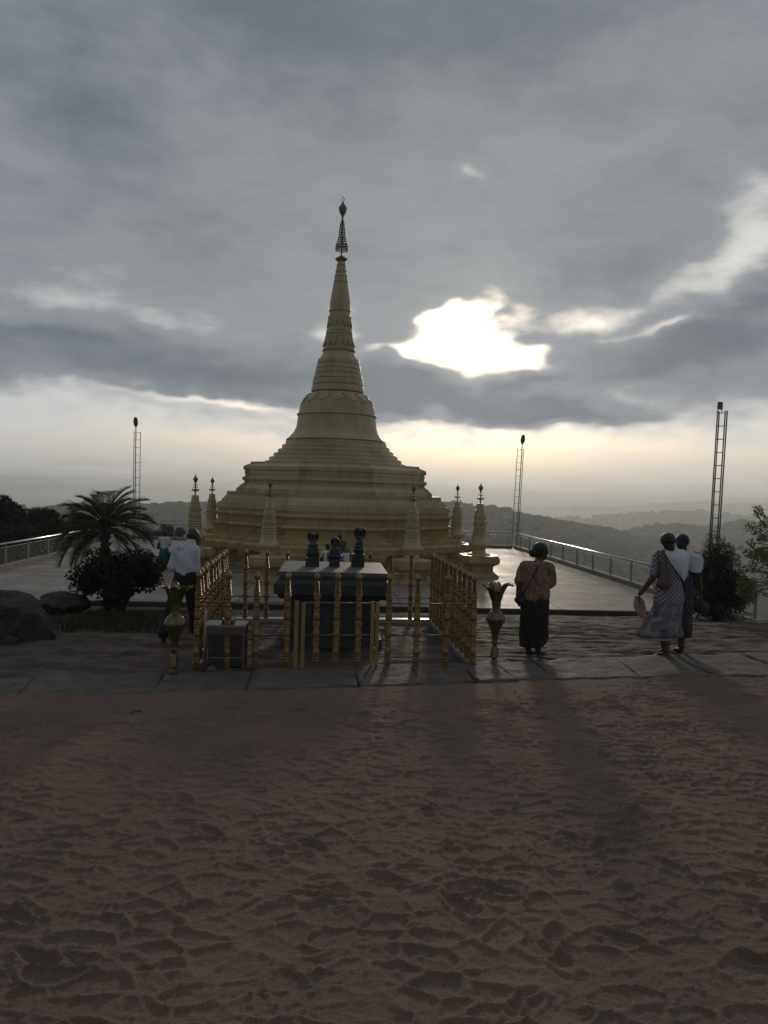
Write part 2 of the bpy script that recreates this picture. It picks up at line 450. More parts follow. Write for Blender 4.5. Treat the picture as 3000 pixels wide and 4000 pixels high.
def worley2(x, y, seed=0):
    ix, iy = np.floor(x).astype(np.int64), np.floor(y).astype(np.int64)
    f1 = np.full(x.shape, 9.0); f2 = np.full(x.shape, 9.0)
    for dx in (-1,0,1):
        for dy in (-1,0,1):
            cx, cy = ix+dx, iy+dy
            d = np.sqrt((x-cx-_h(cx,cy,seed))**2 + (y-cy-_h(cx,cy,seed+5))**2)
            f2 = np.minimum(f2, np.maximum(f1, d)); f1 = np.minimum(f1, d)
    return f1, f2-f1

def remesh(mb, voxel, smooth_it=4, fac=.5):
    me = mb.mesh('tmp'); o = bpy.data.objects.new('tmp', me); C.objects.link(o)
    r = o.modifiers.new('r', 'REMESH'); r.mode = 'VOXEL'; r.voxel_size = voxel
    if smooth_it:
        s = o.modifiers.new('s', 'SMOOTH'); s.iterations = smooth_it; s.factor = fac
    dg = bpy.context.evaluated_depsgraph_get()
    out = bpy.data.meshes.new_from_object(o.evaluated_get(dg))
    bpy.data.objects.remove(o); bpy.data.meshes.remove(me)
    out.polygons.foreach_set('use_smooth', [True]*len(out.polygons)); return out


# ================================================================== the setting
TZ = -0.98                                   # terrace level (rock summit is 0)
TXL, TXR, TYN, TYF = -11.2, 10.75, 20.4, 43.6
# boundary between sand and stone: the front edge of the paving strip, then its back edge
_fe = [G(0,2741), G(687,2712), G(1446,2682), G(1898,2665), G(2115,2654)]
_be = [G(0,2655), G(271,2640), G(768,2625), G(1085,2614), G(1500,2600), G(1862,2592), G(2097,2581), G(2295,2572), G(2495,2563), G(3000,2552)]
fe_x = np.array([p.x for p in _fe]); fe_y = np.array([p.y for p in _fe])
be_x = np.array([p.x for p in _be]); be_y = np.array([p.y for p in _be])
def ext(x, xs, ys):
    y = np.interp(x, xs, ys)
    y = np.where(x < xs[0], ys[0] + (x-xs[0])*(ys[1]-ys[0])/(xs[1]-xs[0]), y)
    return np.where(x > xs[-1], ys[-1] + (x-xs[-1])*.12, y)
SLAB_END = G(2390, 2570).x
def front_edge(x): return ext(x, fe_x, fe_y)
def back_edge(x): return ext(x, be_x, be_y)
def yb(x):
    t = np.clip((x-(SLAB_END-1.1))/1.1, 0, 1); t = t*t*(3-2*t)
    return front_edge(x)*(1-t) + (back_edge(x)-.42)*t
def rock_base(x, y):
    t = np.clip((y-12.6)/(TYN-12.6), 0, 1)
    return -1.12*t

def sand_base(x, y):
    return np.clip((9.0-y)/7.0, 0, 1)**1.2*.26
def build_sand():
    nr, nc = 820, 760
    t = np.linspace(0, 1, nr); ys = 1.0 + 10.2*(.45*t + .55*t*t)
    u = np.linspace(-1, 1, nc)
    YY = np.repeat(ys[:,None], nc, 1); XX = u[None,:]*(1.3 + .74*YY)
    wx = XX + (fbm(XX*3.2, YY*3.2, 3, 3)-.5)*.20; wy = YY + (fbm(XX*3.4, YY*3.4, 3, 9)-.5)*.18
    a1, a2 = worley2(wx/.185, wy/.15, 1); b1_, b2_ = worley2(wx/.105+3, wy/.085, 2)
    edge = yb(XX) - YY
    calm = np.clip(edge/.8, 0.40, 1)*(.88 + .24*fbm(XX*.7, YY*.7, 2, 31))
    br = np.clip(fbm(XX*5, YY*5, 3, 33)*2.2-.30, .35, 1.2); br2 = np.clip(fbm(XX*6+9, YY*6, 3, 34)*2.6-.7, 0, 1.2)
    hh = (np.exp(-(a2/.15)**2)*.0118*br + np.clip(a1,0,1)**2*.006 + np.exp(-(b2_/.14)**2)*.0055*br2 + b1_**2*.002)*calm
    # trodden footprints: heel and ball pressed in, a rim of pushed-up sand around them
    g = np.random.default_rng(77); fp = []
    for _ in range(16):
        x, y, a = g.uniform(-4, 4), g.uniform(1.8, 8.2), g.uniform(0, 6.28)
        for k in range(9):
            fp.append((x + (.09 if k % 2 else -.09)*math.cos(a+1.57), y + (.09 if k % 2 else -.09)*math.sin(a+1.57), a + g.normal(0, .15), g.uniform(.85, 1.1)))
            x += math.cos(a)*.56 + g.normal(0,.03); y += math.sin(a)*.56 + g.normal(0,.03); a += g.normal(0, .12)
    for fx_, fy_, a, s_ in fp:
        if not (1.1 < fy_ < 9 and abs(fx_) < 6): continue
        r0, r1 = np.searchsorted(ys, fy_-.26), np.searchsorted(ys, fy_+.26)
        sx, sy = XX[r0:r1]-fx_, YY[r0:r1]-fy_
        p_, q_ = (sx*math.cos(a)+sy*math.sin(a))/(.125*s_), (-sx*math.sin(a)+sy*math.cos(a))/(.050*s_*(1+.25*np.clip((sx*math.cos(a)+sy*math.sin(a))/.12, -1, 1)))
        r_ = np.sqrt(p_*p_+q_*q_)
        hh[r0:r1] += np.where(r_ < 1.9, -.017*np.exp(-(r_/.82)**4) + .010*np.exp(-((r_-1.15)/.20)**2), 0)*np.clip(calm[r0:r1]*1.2, 0, 1)
    hh = hh + (fbm(XX*9, YY*9, 4, 5)-.5)*.014 + (fbm(XX*.5, YY*.5, 2, 6)-.5)*.06*np.clip(edge/1.2, .2, 1) + (fbm(XX*34, YY*34, 3, 15, .7)-.5)*.0095
    ZZ = sand_base(XX, YY) + hh - .010*calm - .014
    ZZ = np.where(edge < 0, np.minimum(ZZ, .005) + edge*1.6, ZZ)
    o = link('sand', grid_mesh('sand', XX, YY, ZZ), M_sand); o['kind'] = 'structure'
build_sand()

def build_rock():
    nx, ny = 560, 420
    xs = np.linspace(-16, 15, nx); t = np.linspace(0, 1, ny); ys = 6.4 + (TYN+.1-6.4)*(.6*t+.4*t*t)
    XX, YY = np.meshgrid(xs, ys)
    e = YY - yb(XX)
    lay = fbm(XX*.35+.15*YY, YY*1.5, 4, 41)
    z = rock_base(XX, YY) - .02
    step = (np.abs((lay*7) % 1 - .5)*2); 
    z = z + (fbm(XX*.5, YY*.9, 4, 42)-.5)*.14*np.clip((e-.2)/1.5, 0, 1) + (fbm(XX*2.0, YY*4.5, 4, 43)-.5)*.06
    z = z - np.clip(.22-step, 0, 1)*.16*np.clip(e/.6, 0, 1) + (fbm(XX*7, YY*16, 3, 44)-.5)*.022
    z = np.where(e < .35, np.minimum(z, -.01) - np.clip(.35-e, 0, 3)*.5, z)
    z = np.minimum(z, np.where(YY > TYN-1.2, -1.0 - .1*np.clip((YY-TYN+1.2), 0, 1), 9))
    z = z - np.clip(np.abs(XX)-11.3, 0, 5)*.9
    # inside the shrine fence the rock is dressed flat
    ins = (np.abs(XX-.25) < 2.0) & (YY > 9.0) & (YY < 12.6)
    z = np.where(ins, np.minimum(z, -.012), z)
    o = link('rock_ground', grid_mesh('rock_ground', XX, YY, z), M_rock); o['kind'] = 'structure'
build_rock()

# paving strip of rough slabs between sand and rock
pv = bpy.data.objects.new('stone_path', None); C.objects.link(pv); pv['kind'] = 'structure'; pv['label'] = 'strip of rough grey paving slabs along the sand'
cuts = [-5.6, -4.3, -3.02, -1.75, -.82, .34, 1.02, 1.66, 2.12, 2.62, SLAB_END, SLAB_END+.9, SLAB_END+2.0, SLAB_END+3.2]
for i in range(len(cuts)-1):
    x0, x1 = cuts[i]+.006, cuts[i+1]-.006
    n = 30; top, bot = [], []
    sk = random.uniform(-.12, .12)
    zt = .012 + random.uniform(-.008, .010); dz = random.uniform(-.014, .014)
    vs, fs = [], []
    m_ = 18
    for j in range(m_+1):
        for k in range(n+1):
            fx, fy = k/n, j/m_
            x = x0 + (x1-x0)*fx + sk*(fy-.5)
            ya, yc = float(front_edge(np.array(x))) + .03*(float(fbm(np.array(x*4.0+i*9), np.array(1.0), 3, 62))-.5), float(back_edge(np.array(x))) + .09*(float(fbm(np.array(x*3.0+i*5), np.array(4.0), 3, 63))-.5)
            y = ya + (yc-ya)*fy
            z = zt + dz*(fx-.5) + .030*(float(fbm(np.array(x*4.0), np.array(y*7.0), 4, 61))-.5)
            if j in (0, m_) or k in (0, n): z -= .008
            vs.append((x, y, z))
    for j in range(m_):
        for k in range(n):
            a = j*(n+1)+k; fs.append((a, a+1, a+n+2, a+n+1))
    border = [k for k in range(n+1)] + [j*(n+1)+n for j in range(1, m_+1)] + [m_*(n+1)+k for k in range(n-1, -1, -1)] + [j*(n+1) for j in range(m_-1, 0, -1)]
    o0 = len(vs)
    for b in border: vs.append((vs[b][0], vs[b][1], -.12))
    nb = len(border)
    for q in range(nb):
        q2 = (q+1) % nb; fs.append((border[q], o0+q, o0+q2, border[q2]))
    MB().add(vs, fs).build('paving_slab', M_slab, pv, True)

# terrace: concrete bays with open joints on a dark edge beam
tr = bpy.data.objects.new('terrace_floor', None); C.objects.link(tr); tr['kind'] = 'structure'; tr['label'] = 'pale concrete terrace floor around the stupa'
MB().box(TXL-.2, TXR+.2, TYN+.03, TYF+.2, TZ-.6, TZ-.03).build('base_slab', M_darkriser, tr)
nb_x, nb_y = 5, 8
for i in range(nb_x):
    for j in range(nb_y):
        xa, xb = TXL+(TXR-TXL)*i/nb_x, TXL+(TXR-TXL)*(i+1)/nb_x
        ya, yc = TYN+(TYF-TYN)*j/nb_y, TYN+(TYF-TYN)*(j+1)/nb_y
        dz = random.uniform(-.004, .004)
        MB().box(xa+.012, xb-.012, ya+.012, yc-.012, TZ-.028, TZ+dz).build('floor_slab', M_terrace, tr)
MB().box(TXL-.2, TXR+.2, TYN-.06, TYN+.01, TZ-.6, TZ-.012).build('edge_beam', M_darkriser, tr)

# one ground sheet: hilltop, falling to the valley, out to the horizon
def build_ground():
    rs = np.concatenate([np.linspace(0, 60, 61), np.linspace(70, 420, 46), np.geomspace(450, 40000, 34)])
    th = np.linspace(0, 2*PI, 181)
    RR, TH = np.meshgrid(rs, th, indexing='ij')
    XX, YY = RR*np.cos(TH), 18 + RR*np.sin(TH)
    ex = np.maximum(np.abs(XX)-10.9, 0); ey = np.maximum(np.abs(YY-18)-25.6, 0); e = np.hypot(ex, ey)
    z = -2.7 - 150*(1-np.exp(-e/150.0)) - np.where(e > 0, (fbm(XX*.05, YY*.05, 3, 71)-.5)*np.clip(e/20, 0, 1)*6, 0)
    o = link('ground', grid_mesh('ground', XX, YY, z), M_dirt); o['kind'] = 'structure'
build_ground()

# ------------------------------------------------------------------ wooded hills
def crown_template(seed):
    r = np.random.default_rng(seed); bm = bmesh.new(); bmesh.ops.create_icosphere(bm, subdivisions=2, radius=1)
    for v in bm.verts:
        k = 1 + r.uniform(-.28, .28); v.co = Vector((v.co.x*k, v.co.y*k, max(v.co.z, -.45)*k*.85))
    co = np.array([v.co[:] for v in bm.verts]); fa = np.array([[v.index for v in f.verts] for f in bm.faces]); bm.free(); return co, fa
TEMPL = [crown_template(s) for s in (1,2,3,4)]
def ridge(pts, Y, depth, base, tree, ntree, seed, jag=1.0):
    pts = sorted(pts); wp = [P(px, py, Y) for px, py in pts]
    px = np.array([p.x for p in wp]); pz = np.array([p.z for p in wp])
    n, m_ = 300, 44
    xs = np.linspace(px[0], px[-1], n); v = np.linspace(-1, 1, m_)
    XX, VV = np.meshgrid(xs, v)
    def height(x, vv):
        crest = np.interp(x, px, pz) - tree*.8
        prof = np.clip(1-np.abs(vv)**1.35, 0, 1)
        ripple = (fbm(x/(tree*22), vv*2.2+seed, 3, seed)-.5)*2
        return base + (crest-base)*np.clip(prof*(1 + .28*ripple*np.abs(vv)), 0, 1.0)
    YY = Y + VV*depth + (fbm(XX/(tree*30), VV*0, 2, seed+3)-.5)*depth*.25
    ZZ = height(XX, VV)
    hill = link('hill', grid_mesh('hill', XX, YY, ZZ), M_forest); hill['kind'] = 'structure'
    # canopy: one uncountable mass of crowns over the hill
    r = np.random.default_rng(seed); cos, fas, off = [], [], 0
    for i in range(ntree):
        x = r.uniform(px[0], px[-1]); vv = -abs(r.normal(0, .30)) if r.random() < .72 else r.normal(0, .025)
        if vv < -.98: continue
        j = int((x-px[0])/(px[-1]-px[0])*(n-1)); k = int((vv+1)/2*(m_-1))
        co, fa = TEMPL[r.integers(4)]; s = tree*r.uniform(.55, 1.25)*(1+.5*jag*(r.random() < .06))
        z = float(height(np.array(x), np.array(vv)))
        a = r.uniform(0, 6.28); c_, s_ = math.cos(a), math.sin(a)
        q = co*np.array([s, s, s*r.uniform(.7, 1.15)]); q = np.stack([q[:,0]*c_-q[:,1]*s_, q[:,0]*s_+q[:,1]*c_, q[:,2]], -1)
        cos.append(q + np.array([x, float(YY[k, j]), z+.15*s])); fas.append(fa+off); off += len(co)
    o = link('forest', np_mesh('forest', np.concatenate(cos), np.concatenate(fas)), M_forest)
    o['kind'] = 'stuff'; return hill, o
def lab(pair, a, b): pair[0]['label'] = a; tag(pair[1], b, 'forest')
lab(ridge([(-900,1975),(-300,1968),(42,1985),(253,1978),(420,1970),(548,1966),(640,1965),(723,1960),(850,1964),(1100,1975),(1350,1960),(1600,1960),
       (1750,1962),(1810,1972),(1885,1984),(2023,2007),(2141,2028),(2280,2048),(2439,2072),(2560,2105),(2800,2150),(3300,2210)], 900, 560, -135, 6.0, 2600, 5),
    'wooded ridge behind the stupa falling to the right', 'dense trees covering the ridge behind the stupa')
lab(ridge([(2050,2160),(2250,2110),(2380,2078),(2446,2068),(2508,2051),(2585,2040),(2680,2052),(2760,2049),(2855,2031),(2930,2038),(3000,2058),(3300,2075),(3900,2090)], 1250, 520, -140, 6.5, 1500, 8),
    'rounded wooded hill at the right behind the walking women', 'dense trees covering the rounded hill at the right')
lab(ridge([(1500,2040),(1900,2030),(2190,2016),(2300,2012),(2439,2004),(2626,1992),(2690,1994),(2750,2000),(2880,2012),(3000,2013),(3400,2010),(4200,2030)], 2600, 700, -150, 12, 900, 12),
    'hazy middle range of hills at the right', 'hazy tree cover of the middle range')
lab(ridge([(-2200,1967),(-900,1952),(-200,1957),(42,1969),(130,1973),(240,1985),(420,1992),(900,1997),(1500,1992),(1900,1982),(2144,1973),(2400,1975),(2515,1965),(2640,1959),(2716,1951),(2800,1960),(2960,1962),(3200,1986),(4200,2022)], 5200, 1100, -150, 9, 900, 14, .3),
    'pale far mountains fading into the horizon haze', 'pale tree cover of the far mountains')

# haze over the whole valley
hz = MB().box(-9000, 9000, -1500, 8000, -185, 21).build('haze', None)
hm = bpy.data.materials.new('valley_haze'); hm.use_nodes = True; nt = hm.node_tree; nt.nodes.remove(nt.nodes['Principled BSDF'])
pvn = nt.nodes.new('ShaderNodeVolumePrincipled'); pvn.inputs['Density'].default_value = .00034; pvn.inputs['Color'].default_value = (.93,.96,.97,1)
pvn.inputs['Anisotropy'].default_value = .5
nt.links.new(pvn.outputs[0], nt.nodes['Material Output'].inputs['Volume'])
hz.data.materials.append(hm); tag(hz, 'pale morning haze filling the valley and the air', 'haze', None, 'stuff')

# ================================================================== the great stupa
SX, SY = 0.17, 33.0
K6 = 33.0/3000
def s6(yc, wc):      # spire silhouette measured on the photograph, as (radius, height)
    y = 750 + .452*yc; return (wc/2*.452*K6*1.0, CZ + (1913.5-y)*K6)
def s5(yc, wc):
    y = 750 + .6555*yc; return (wc/2*.6555*K6, CZ + (1913.5-y)*K6)
st = thing('stupa', 'large golden stupa with tall ringed spire on the concrete terrace', 'stupa', (SX, SY, 0))
def plan(R, o, a, n):
    s = (R-a)/n; q = []
    for k in range(n):
        q.append((a+k*s+o, R-k*s+o)); q.append((a+k*s+o, R-(k+1)*s+o))
    q.append((R+o, a+o))
    pts = []
    for rot in range(4):
        c_, s_ = [(1,0),(0,-1),(-1,0),(0,1)][rot]
        seq = q
        for x, y in seq: pts.append((x*c_ - y*s_*1, x*s_ + y*c_) if False else (x*c_ + y*-s_, x*s_ + y*c_))
    return pts
def octa(R, o, a, n):
    e = .13; q = [(a, R), (a, R-e), (a+e, R-e), (a+e, R-2*e), (a+2*e, R-2*e), (R-2*e, a+2*e), (R-2*e, a+e), (R-e, a+e), (R-e, a), (R, a)]
    k = (R+o)/R; q = [(x*k, y*k) for x, y in q]
    return [(x*c_ - y*s_, x*s_ + y*c_) for c_, s_ in ((1,0),(0,-1),(-1,0),(0,1)) for x, y in q]
def tier(name, prof, R, a, n, m, parent):
    f = octa if n == 3 else plan
    rings = [[(x, y, z) for x, y in f(R, o-R, a, n)] for (o, z) in prof]
    return MB().rings(rings).build(name, m, parent)
# o = half width at that height
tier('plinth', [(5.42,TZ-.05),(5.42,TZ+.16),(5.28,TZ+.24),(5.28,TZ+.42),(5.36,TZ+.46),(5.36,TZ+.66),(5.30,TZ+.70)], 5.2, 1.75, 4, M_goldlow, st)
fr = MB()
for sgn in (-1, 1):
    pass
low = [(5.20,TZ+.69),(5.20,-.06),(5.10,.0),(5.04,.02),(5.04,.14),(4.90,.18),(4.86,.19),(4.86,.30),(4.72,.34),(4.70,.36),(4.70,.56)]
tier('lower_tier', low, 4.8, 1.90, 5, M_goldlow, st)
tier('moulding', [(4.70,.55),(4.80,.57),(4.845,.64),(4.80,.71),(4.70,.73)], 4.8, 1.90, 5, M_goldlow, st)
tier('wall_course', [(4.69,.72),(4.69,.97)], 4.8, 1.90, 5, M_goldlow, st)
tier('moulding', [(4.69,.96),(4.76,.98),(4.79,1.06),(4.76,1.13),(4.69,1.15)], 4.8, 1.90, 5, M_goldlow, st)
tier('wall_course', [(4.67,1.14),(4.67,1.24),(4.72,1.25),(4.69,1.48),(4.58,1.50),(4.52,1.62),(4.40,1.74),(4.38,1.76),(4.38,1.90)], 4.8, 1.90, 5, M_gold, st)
tier('upper_tier', [(4.03,1.89),(4.03,2.04),(3.98,2.05),(3.86,2.18),(3.80,2.22),(3.72,2.28),(3.72,2.36)], 3.8, 1.20, 3, M_gold, st)
tier('moulding', [(3.72,2.35),(3.79,2.38),(3.81,2.44),(3.79,2.50),(3.71,2.53)], 3.8, 1.20, 3, M_gold, st)
tier('wall_course', [(3.69,2.52),(3.69,2.64),(3.72,2.65),(3.70,2.80)], 3.8, 1.20, 3, M_gold, st)
tier('cornice', [(3.70,2.79),(3.77,2.80),(3.77,2.94),(3.66,3.00),(3.52,3.05),(3.48,3.08),(3.48,3.14)], 3.8, 1.20, 3, M_gold, st)
# frieze of small dark openings along the plinth
frz = MB()
for i in range(22):
    x = -1.6 + 3.2*i/21
    frz.box(x-.035, x+.035, -5.375, -5.35, TZ+.50, TZ+.61)
for sx in (-1, 1):
    for k in range(1, 4):
        s_ = (5.2-1.75)/4
        for i in range(5):
            x = sx*(1.75 + (k-1)*s_ + .16 + s_ - (s_-.12)*(1-i/5)*1.0)
            y = -(5.2 - k*s_ + .16)
            frz.box(x-.035, x+.035, y-.012, y+.01, TZ+.50, TZ+.61)
o = frz.build('frieze', M_goldlow, st); o['kind'] = 'stuff'
# round steps
stp = [(1620,836),(1596,836-52),(1572,734),(1548,684),(1522,637),(1497,597)]
zs = [s5(y, w) for y, w in stp]
for i, (r, z) in enumerate(zs):
    z0 = 3.12 if i == 0 else zs[i-1][1]-.02
    b = .02
    smooth_angle(MB().lathe([(r, z0),(r, z-b),(r-b, z),(r*.6, z)], 96).build('step', M_gold, st))
# bell
bell = [s5(1475,575),s6(2160,860),s6(2135,800),s6(2100,738),s6(2050,690),s6(2000,676),s6(1962,668)]
bell[0] = (bell[0][0], zs[-1][1]-.01)
bell = [(r, max(z, bell[0][1]+.001*i)) for i, (r, z) in enumerate(bell)]
top = [s6(1925,655),s6(1900,648),s6(1870,632),s6(1835,600),s6(1800,556),s6(1770,500),s6(1748,430)]
smooth_angle(MB().lathe(bell + top, 128).build('bell', M_gold, st), 50)
rr, rz = s6(1944, 672)
MB().torus(rr-.01, .05, rz, 128, 10).build('band', M_gold, st, True)
# relief of swags and pendants on the bell's shoulder
def bellr(z):
    zz = [p[1] for p in bell+top]; rr_ = [p[0] for p in bell+top]; return float(np.interp(z, zz, rr_))
z_hi, z_lo = s6(1765,0)[1], s6(1895,0)[1]
NS = 14
sw = MB(); pd = MB()
for i in range(NS):
    a0, a1 = 2*PI*i/NS, 2*PI*(i+1)/NS
    pts = []
    for k in range(9):
        t = k/8; a = a0+(a1-a0)*t; z = z_hi - .10 - .26*math.sin(PI*t)**1
        r = bellr(z)+.006; pts.append((r*math.cos(a), r*math.sin(a), z))
    sw.tube(pts, .026, 6)
    pts = [(x*1.0, y*1.0, z-.09) for x, y, z in pts[2:7]]
    pts = [((bellr(z)+.004)*math.cos(math.atan2(y, x)), (bellr(z)+.004)*math.sin(math.atan2(y, x)), z) for x, y, z in pts]
    sw.tube(pts, .018, 6)
    for k in range(7):
        z = z_hi - .08 - .075*k; r = bellr(z); w = .055*(1-k/8)
        pd.sphere((r*math.cos(a0), r*math.sin(a0), z), (w, w, .05), 8, 5)
    for sg in (-1, 1):
        z = z_hi-.06; a = a0+sg*.06; r = bellr(z); pd.sphere((r*math.cos(a), r*math.sin(a), z), .045, 8, 5)
o = sw.build('swag_relief', M_gold, st, True); o['kind'] = 'stuff'
o = pd.build('pendant_relief', M_gold, st, True); o['kind'] = 'stuff'
# ring courses
rc = [(1746,424),(1742,452),(1715,450),(1692,436),(1690,418),(1682,432),(1660,434),(1640,424),(1638,412),(1630,422),(1600,408),(1596,392),(1588,398),(1572,398),(1556,388),(1554,376),(1546,384),(1515,372),(1512,352),(1502,360),(1482,360),(1464,344),(1456,318),(1430,286),(1402,262)]
prof = [s6(y, w) for y, w in rc]
smooth_angle(MB().lathe(prof, 96).build('ring_course', M_gold, st), 30)
# lotus bands
smooth_angle(MB().lathe([s6(y, w) for y, w in [(1403,250),(1385,252),(1300,232),(1252,218)]], 64).build('lotus_drum', M_gold, st))
smooth_angle(MB().lathe([s6(y, w) for y, w in [(1256,224),(1248,232),(1236,230),(1228,216),(1222,222),(1208,218),(1198,206),(1190,200),(1150,192),(1100,182),(1088,176)]], 64).build('bead_band', M_gold, st))
def petal_mesh(w, h, d):
    vs, fs = [], []; nu, nv = 6, 8
    for j in range(nv+1):
        t = j/nv; hw = w/2*(math.sin(PI*min(1, .16+t*.84))**.5 if t < 1 else .05)
        for i in range(nu+1):
            u = i/nu*2-1
            vs.append((u*hw, -(d*(1-u*u)*.6) - .35*d*t*t*2, -h*t))
    for j in range(nv):
        for i in range(nu):
            a = j*(nu+1)+i; fs.append((a, a+nu+1, a+nu+2, a+1))
    o0 = len(vs)
    vs2 = [(x, y+d*.8, z) for x, y, z in vs]
    fs2 = [tuple(reversed([q+o0 for q in f])) for f in fs]
    me = MB().add(vs+vs2, fs+fs2).mesh('petal'); me.polygons.foreach_set('use_smooth', [True]*len(me.polygons)); return me
def petals(par, me, m, n, r, z, tilt):
    me.materials.append(m)
    for i in range(n):
        a = 2*PI*i/n
        mx = Matrix.Rotation(a, 4, 'Z') @ Matrix.Translation((0, -r, z)) @ Matrix.Rotation(tilt, 4, 'X')
        inst('petal', me, par, mx)
r1, z1 = s6(1258, 222); r2, z2 = s6(1362, 262)
petals(st, petal_mesh(2*PI*r1/16*1.0, z1-z2, .05), M_gold, 16, r1, z1, -math.atan((r2-r1)/(z1-z2)))
r1, z1 = s6(1350, 244); r2, z2 = s6(1400, 262)
petals(st, petal_mesh(2*PI*r1/24*1.1, z1-z2, .04), M_gold, 24, r1, z1, -.25)
r1, z1 = s6(1098, 192); r2, z2 = s6(1192, 206)
petals(st, petal_mesh(2*PI*r1/14*1.0, z1-z2, .04), M_gold, 14, r1, z1, -.06)
# banana bud cone and crown
cone = [(1095,178),(1062,176),(1054,188),(1046,188),(1040,174),(1000,175),(960,171),(900,150),(850,134),(808,119),(801,129),(794,117),(762,106),(755,115),(748,103),(720,91),(713,100),(706,88),(668,76),(661,85),(654,72),(632,66)]
smooth_angle(MB().lathe([s6(y, w) for y, w in cone], 64).build('spire_cone', M_gold, st), 30)
capp = [(632,62),(622,70),(614,98),(608,103),(598,88),(586,48),(578,26),(574,10)]
smooth_angle(MB().lathe([s6(y, w) for y, w in capp], 40, rad=lambda a: 1+.04*math.cos(a*12)).build('spire_cap', M_finial, st), 40)
fin = thing('crown_finial', None, None); fin.parent = st
MB().tube([(0,0,s6(y,0)[1]) for y in (576, 250)], .028, 8).build('rod', M_finial, fin)
for yc, wc in ((292,22),(318,36),(350,44),(382,50),(413,53),(442,66),(475,86)):
    r, z = s6(yc, wc); mb = MB().torus(r, .018, z+.05, 28, 6).torus(r*1.02, .018, z-.04, 28, 6)
    for i in range(4):
        a = PI/2*i; mb.tube([(0,0,z),(r*math.cos(a), r*math.sin(a), z)], .008, 5)
    for i in range(10):
        a = 2*PI*i/10; mb.tube([(r*math.cos(a), r*math.sin(a), z-.04),(r*math.cos(a), r*math.sin(a), z+.05)], .010, 5)
    mb.build('umbrella_ring', M_finial, fin, True)
r, z = s6(508, 102); mb = MB().torus(r*.96, .02, z+.08, 32, 6).torus(r, .02, z-.01, 32, 6).torus(r*1.0, .016, z-.09, 32, 6)
for i in range(26):
    a = 2*PI*i/26; mb.tube([(r*.97*math.cos(a), r*.97*math.sin(a), z+.08),(r*math.cos(a), r*math.sin(a), z-.14)], .012, 5)
for i in range(6):
    a = PI/3*i; mb.tube([(0,0,z+.08),(r*math.cos(a), r*math.sin(a), z+.06)], .010, 5)
mb.build('umbrella_basket', M_finial, fin, True)
bud = [(270,8),(266,20),(260,12),(252,14),(232,30),(210,52),(188,60),(178,66),(168,62),(150,40),(132,20),(126,14)]
MB().lathe([s6(y, w) for y, w in bud], 20, rad=lambda a: 1+.10*math.cos(a*8)).build('diamond_bud', M_finial, fin, True)
zt = s6(124,0)[1]; zu = s6(86,0)[1]
MB().tube([(0,0,zt-.05)] + [(.06*math.sin(PI*t), 0, zt+(zu-zt)*t) for t in (.1,.3,.5,.7,.9)] + [(0,0,zu+.05)], .014, 6).tube([(-.06*math.sin(PI*t), 0, zt+(zu-zt)*t) for t in (.02,.3,.5,.7,.98)], .014, 6).build('tip', M_finial, fin, True)

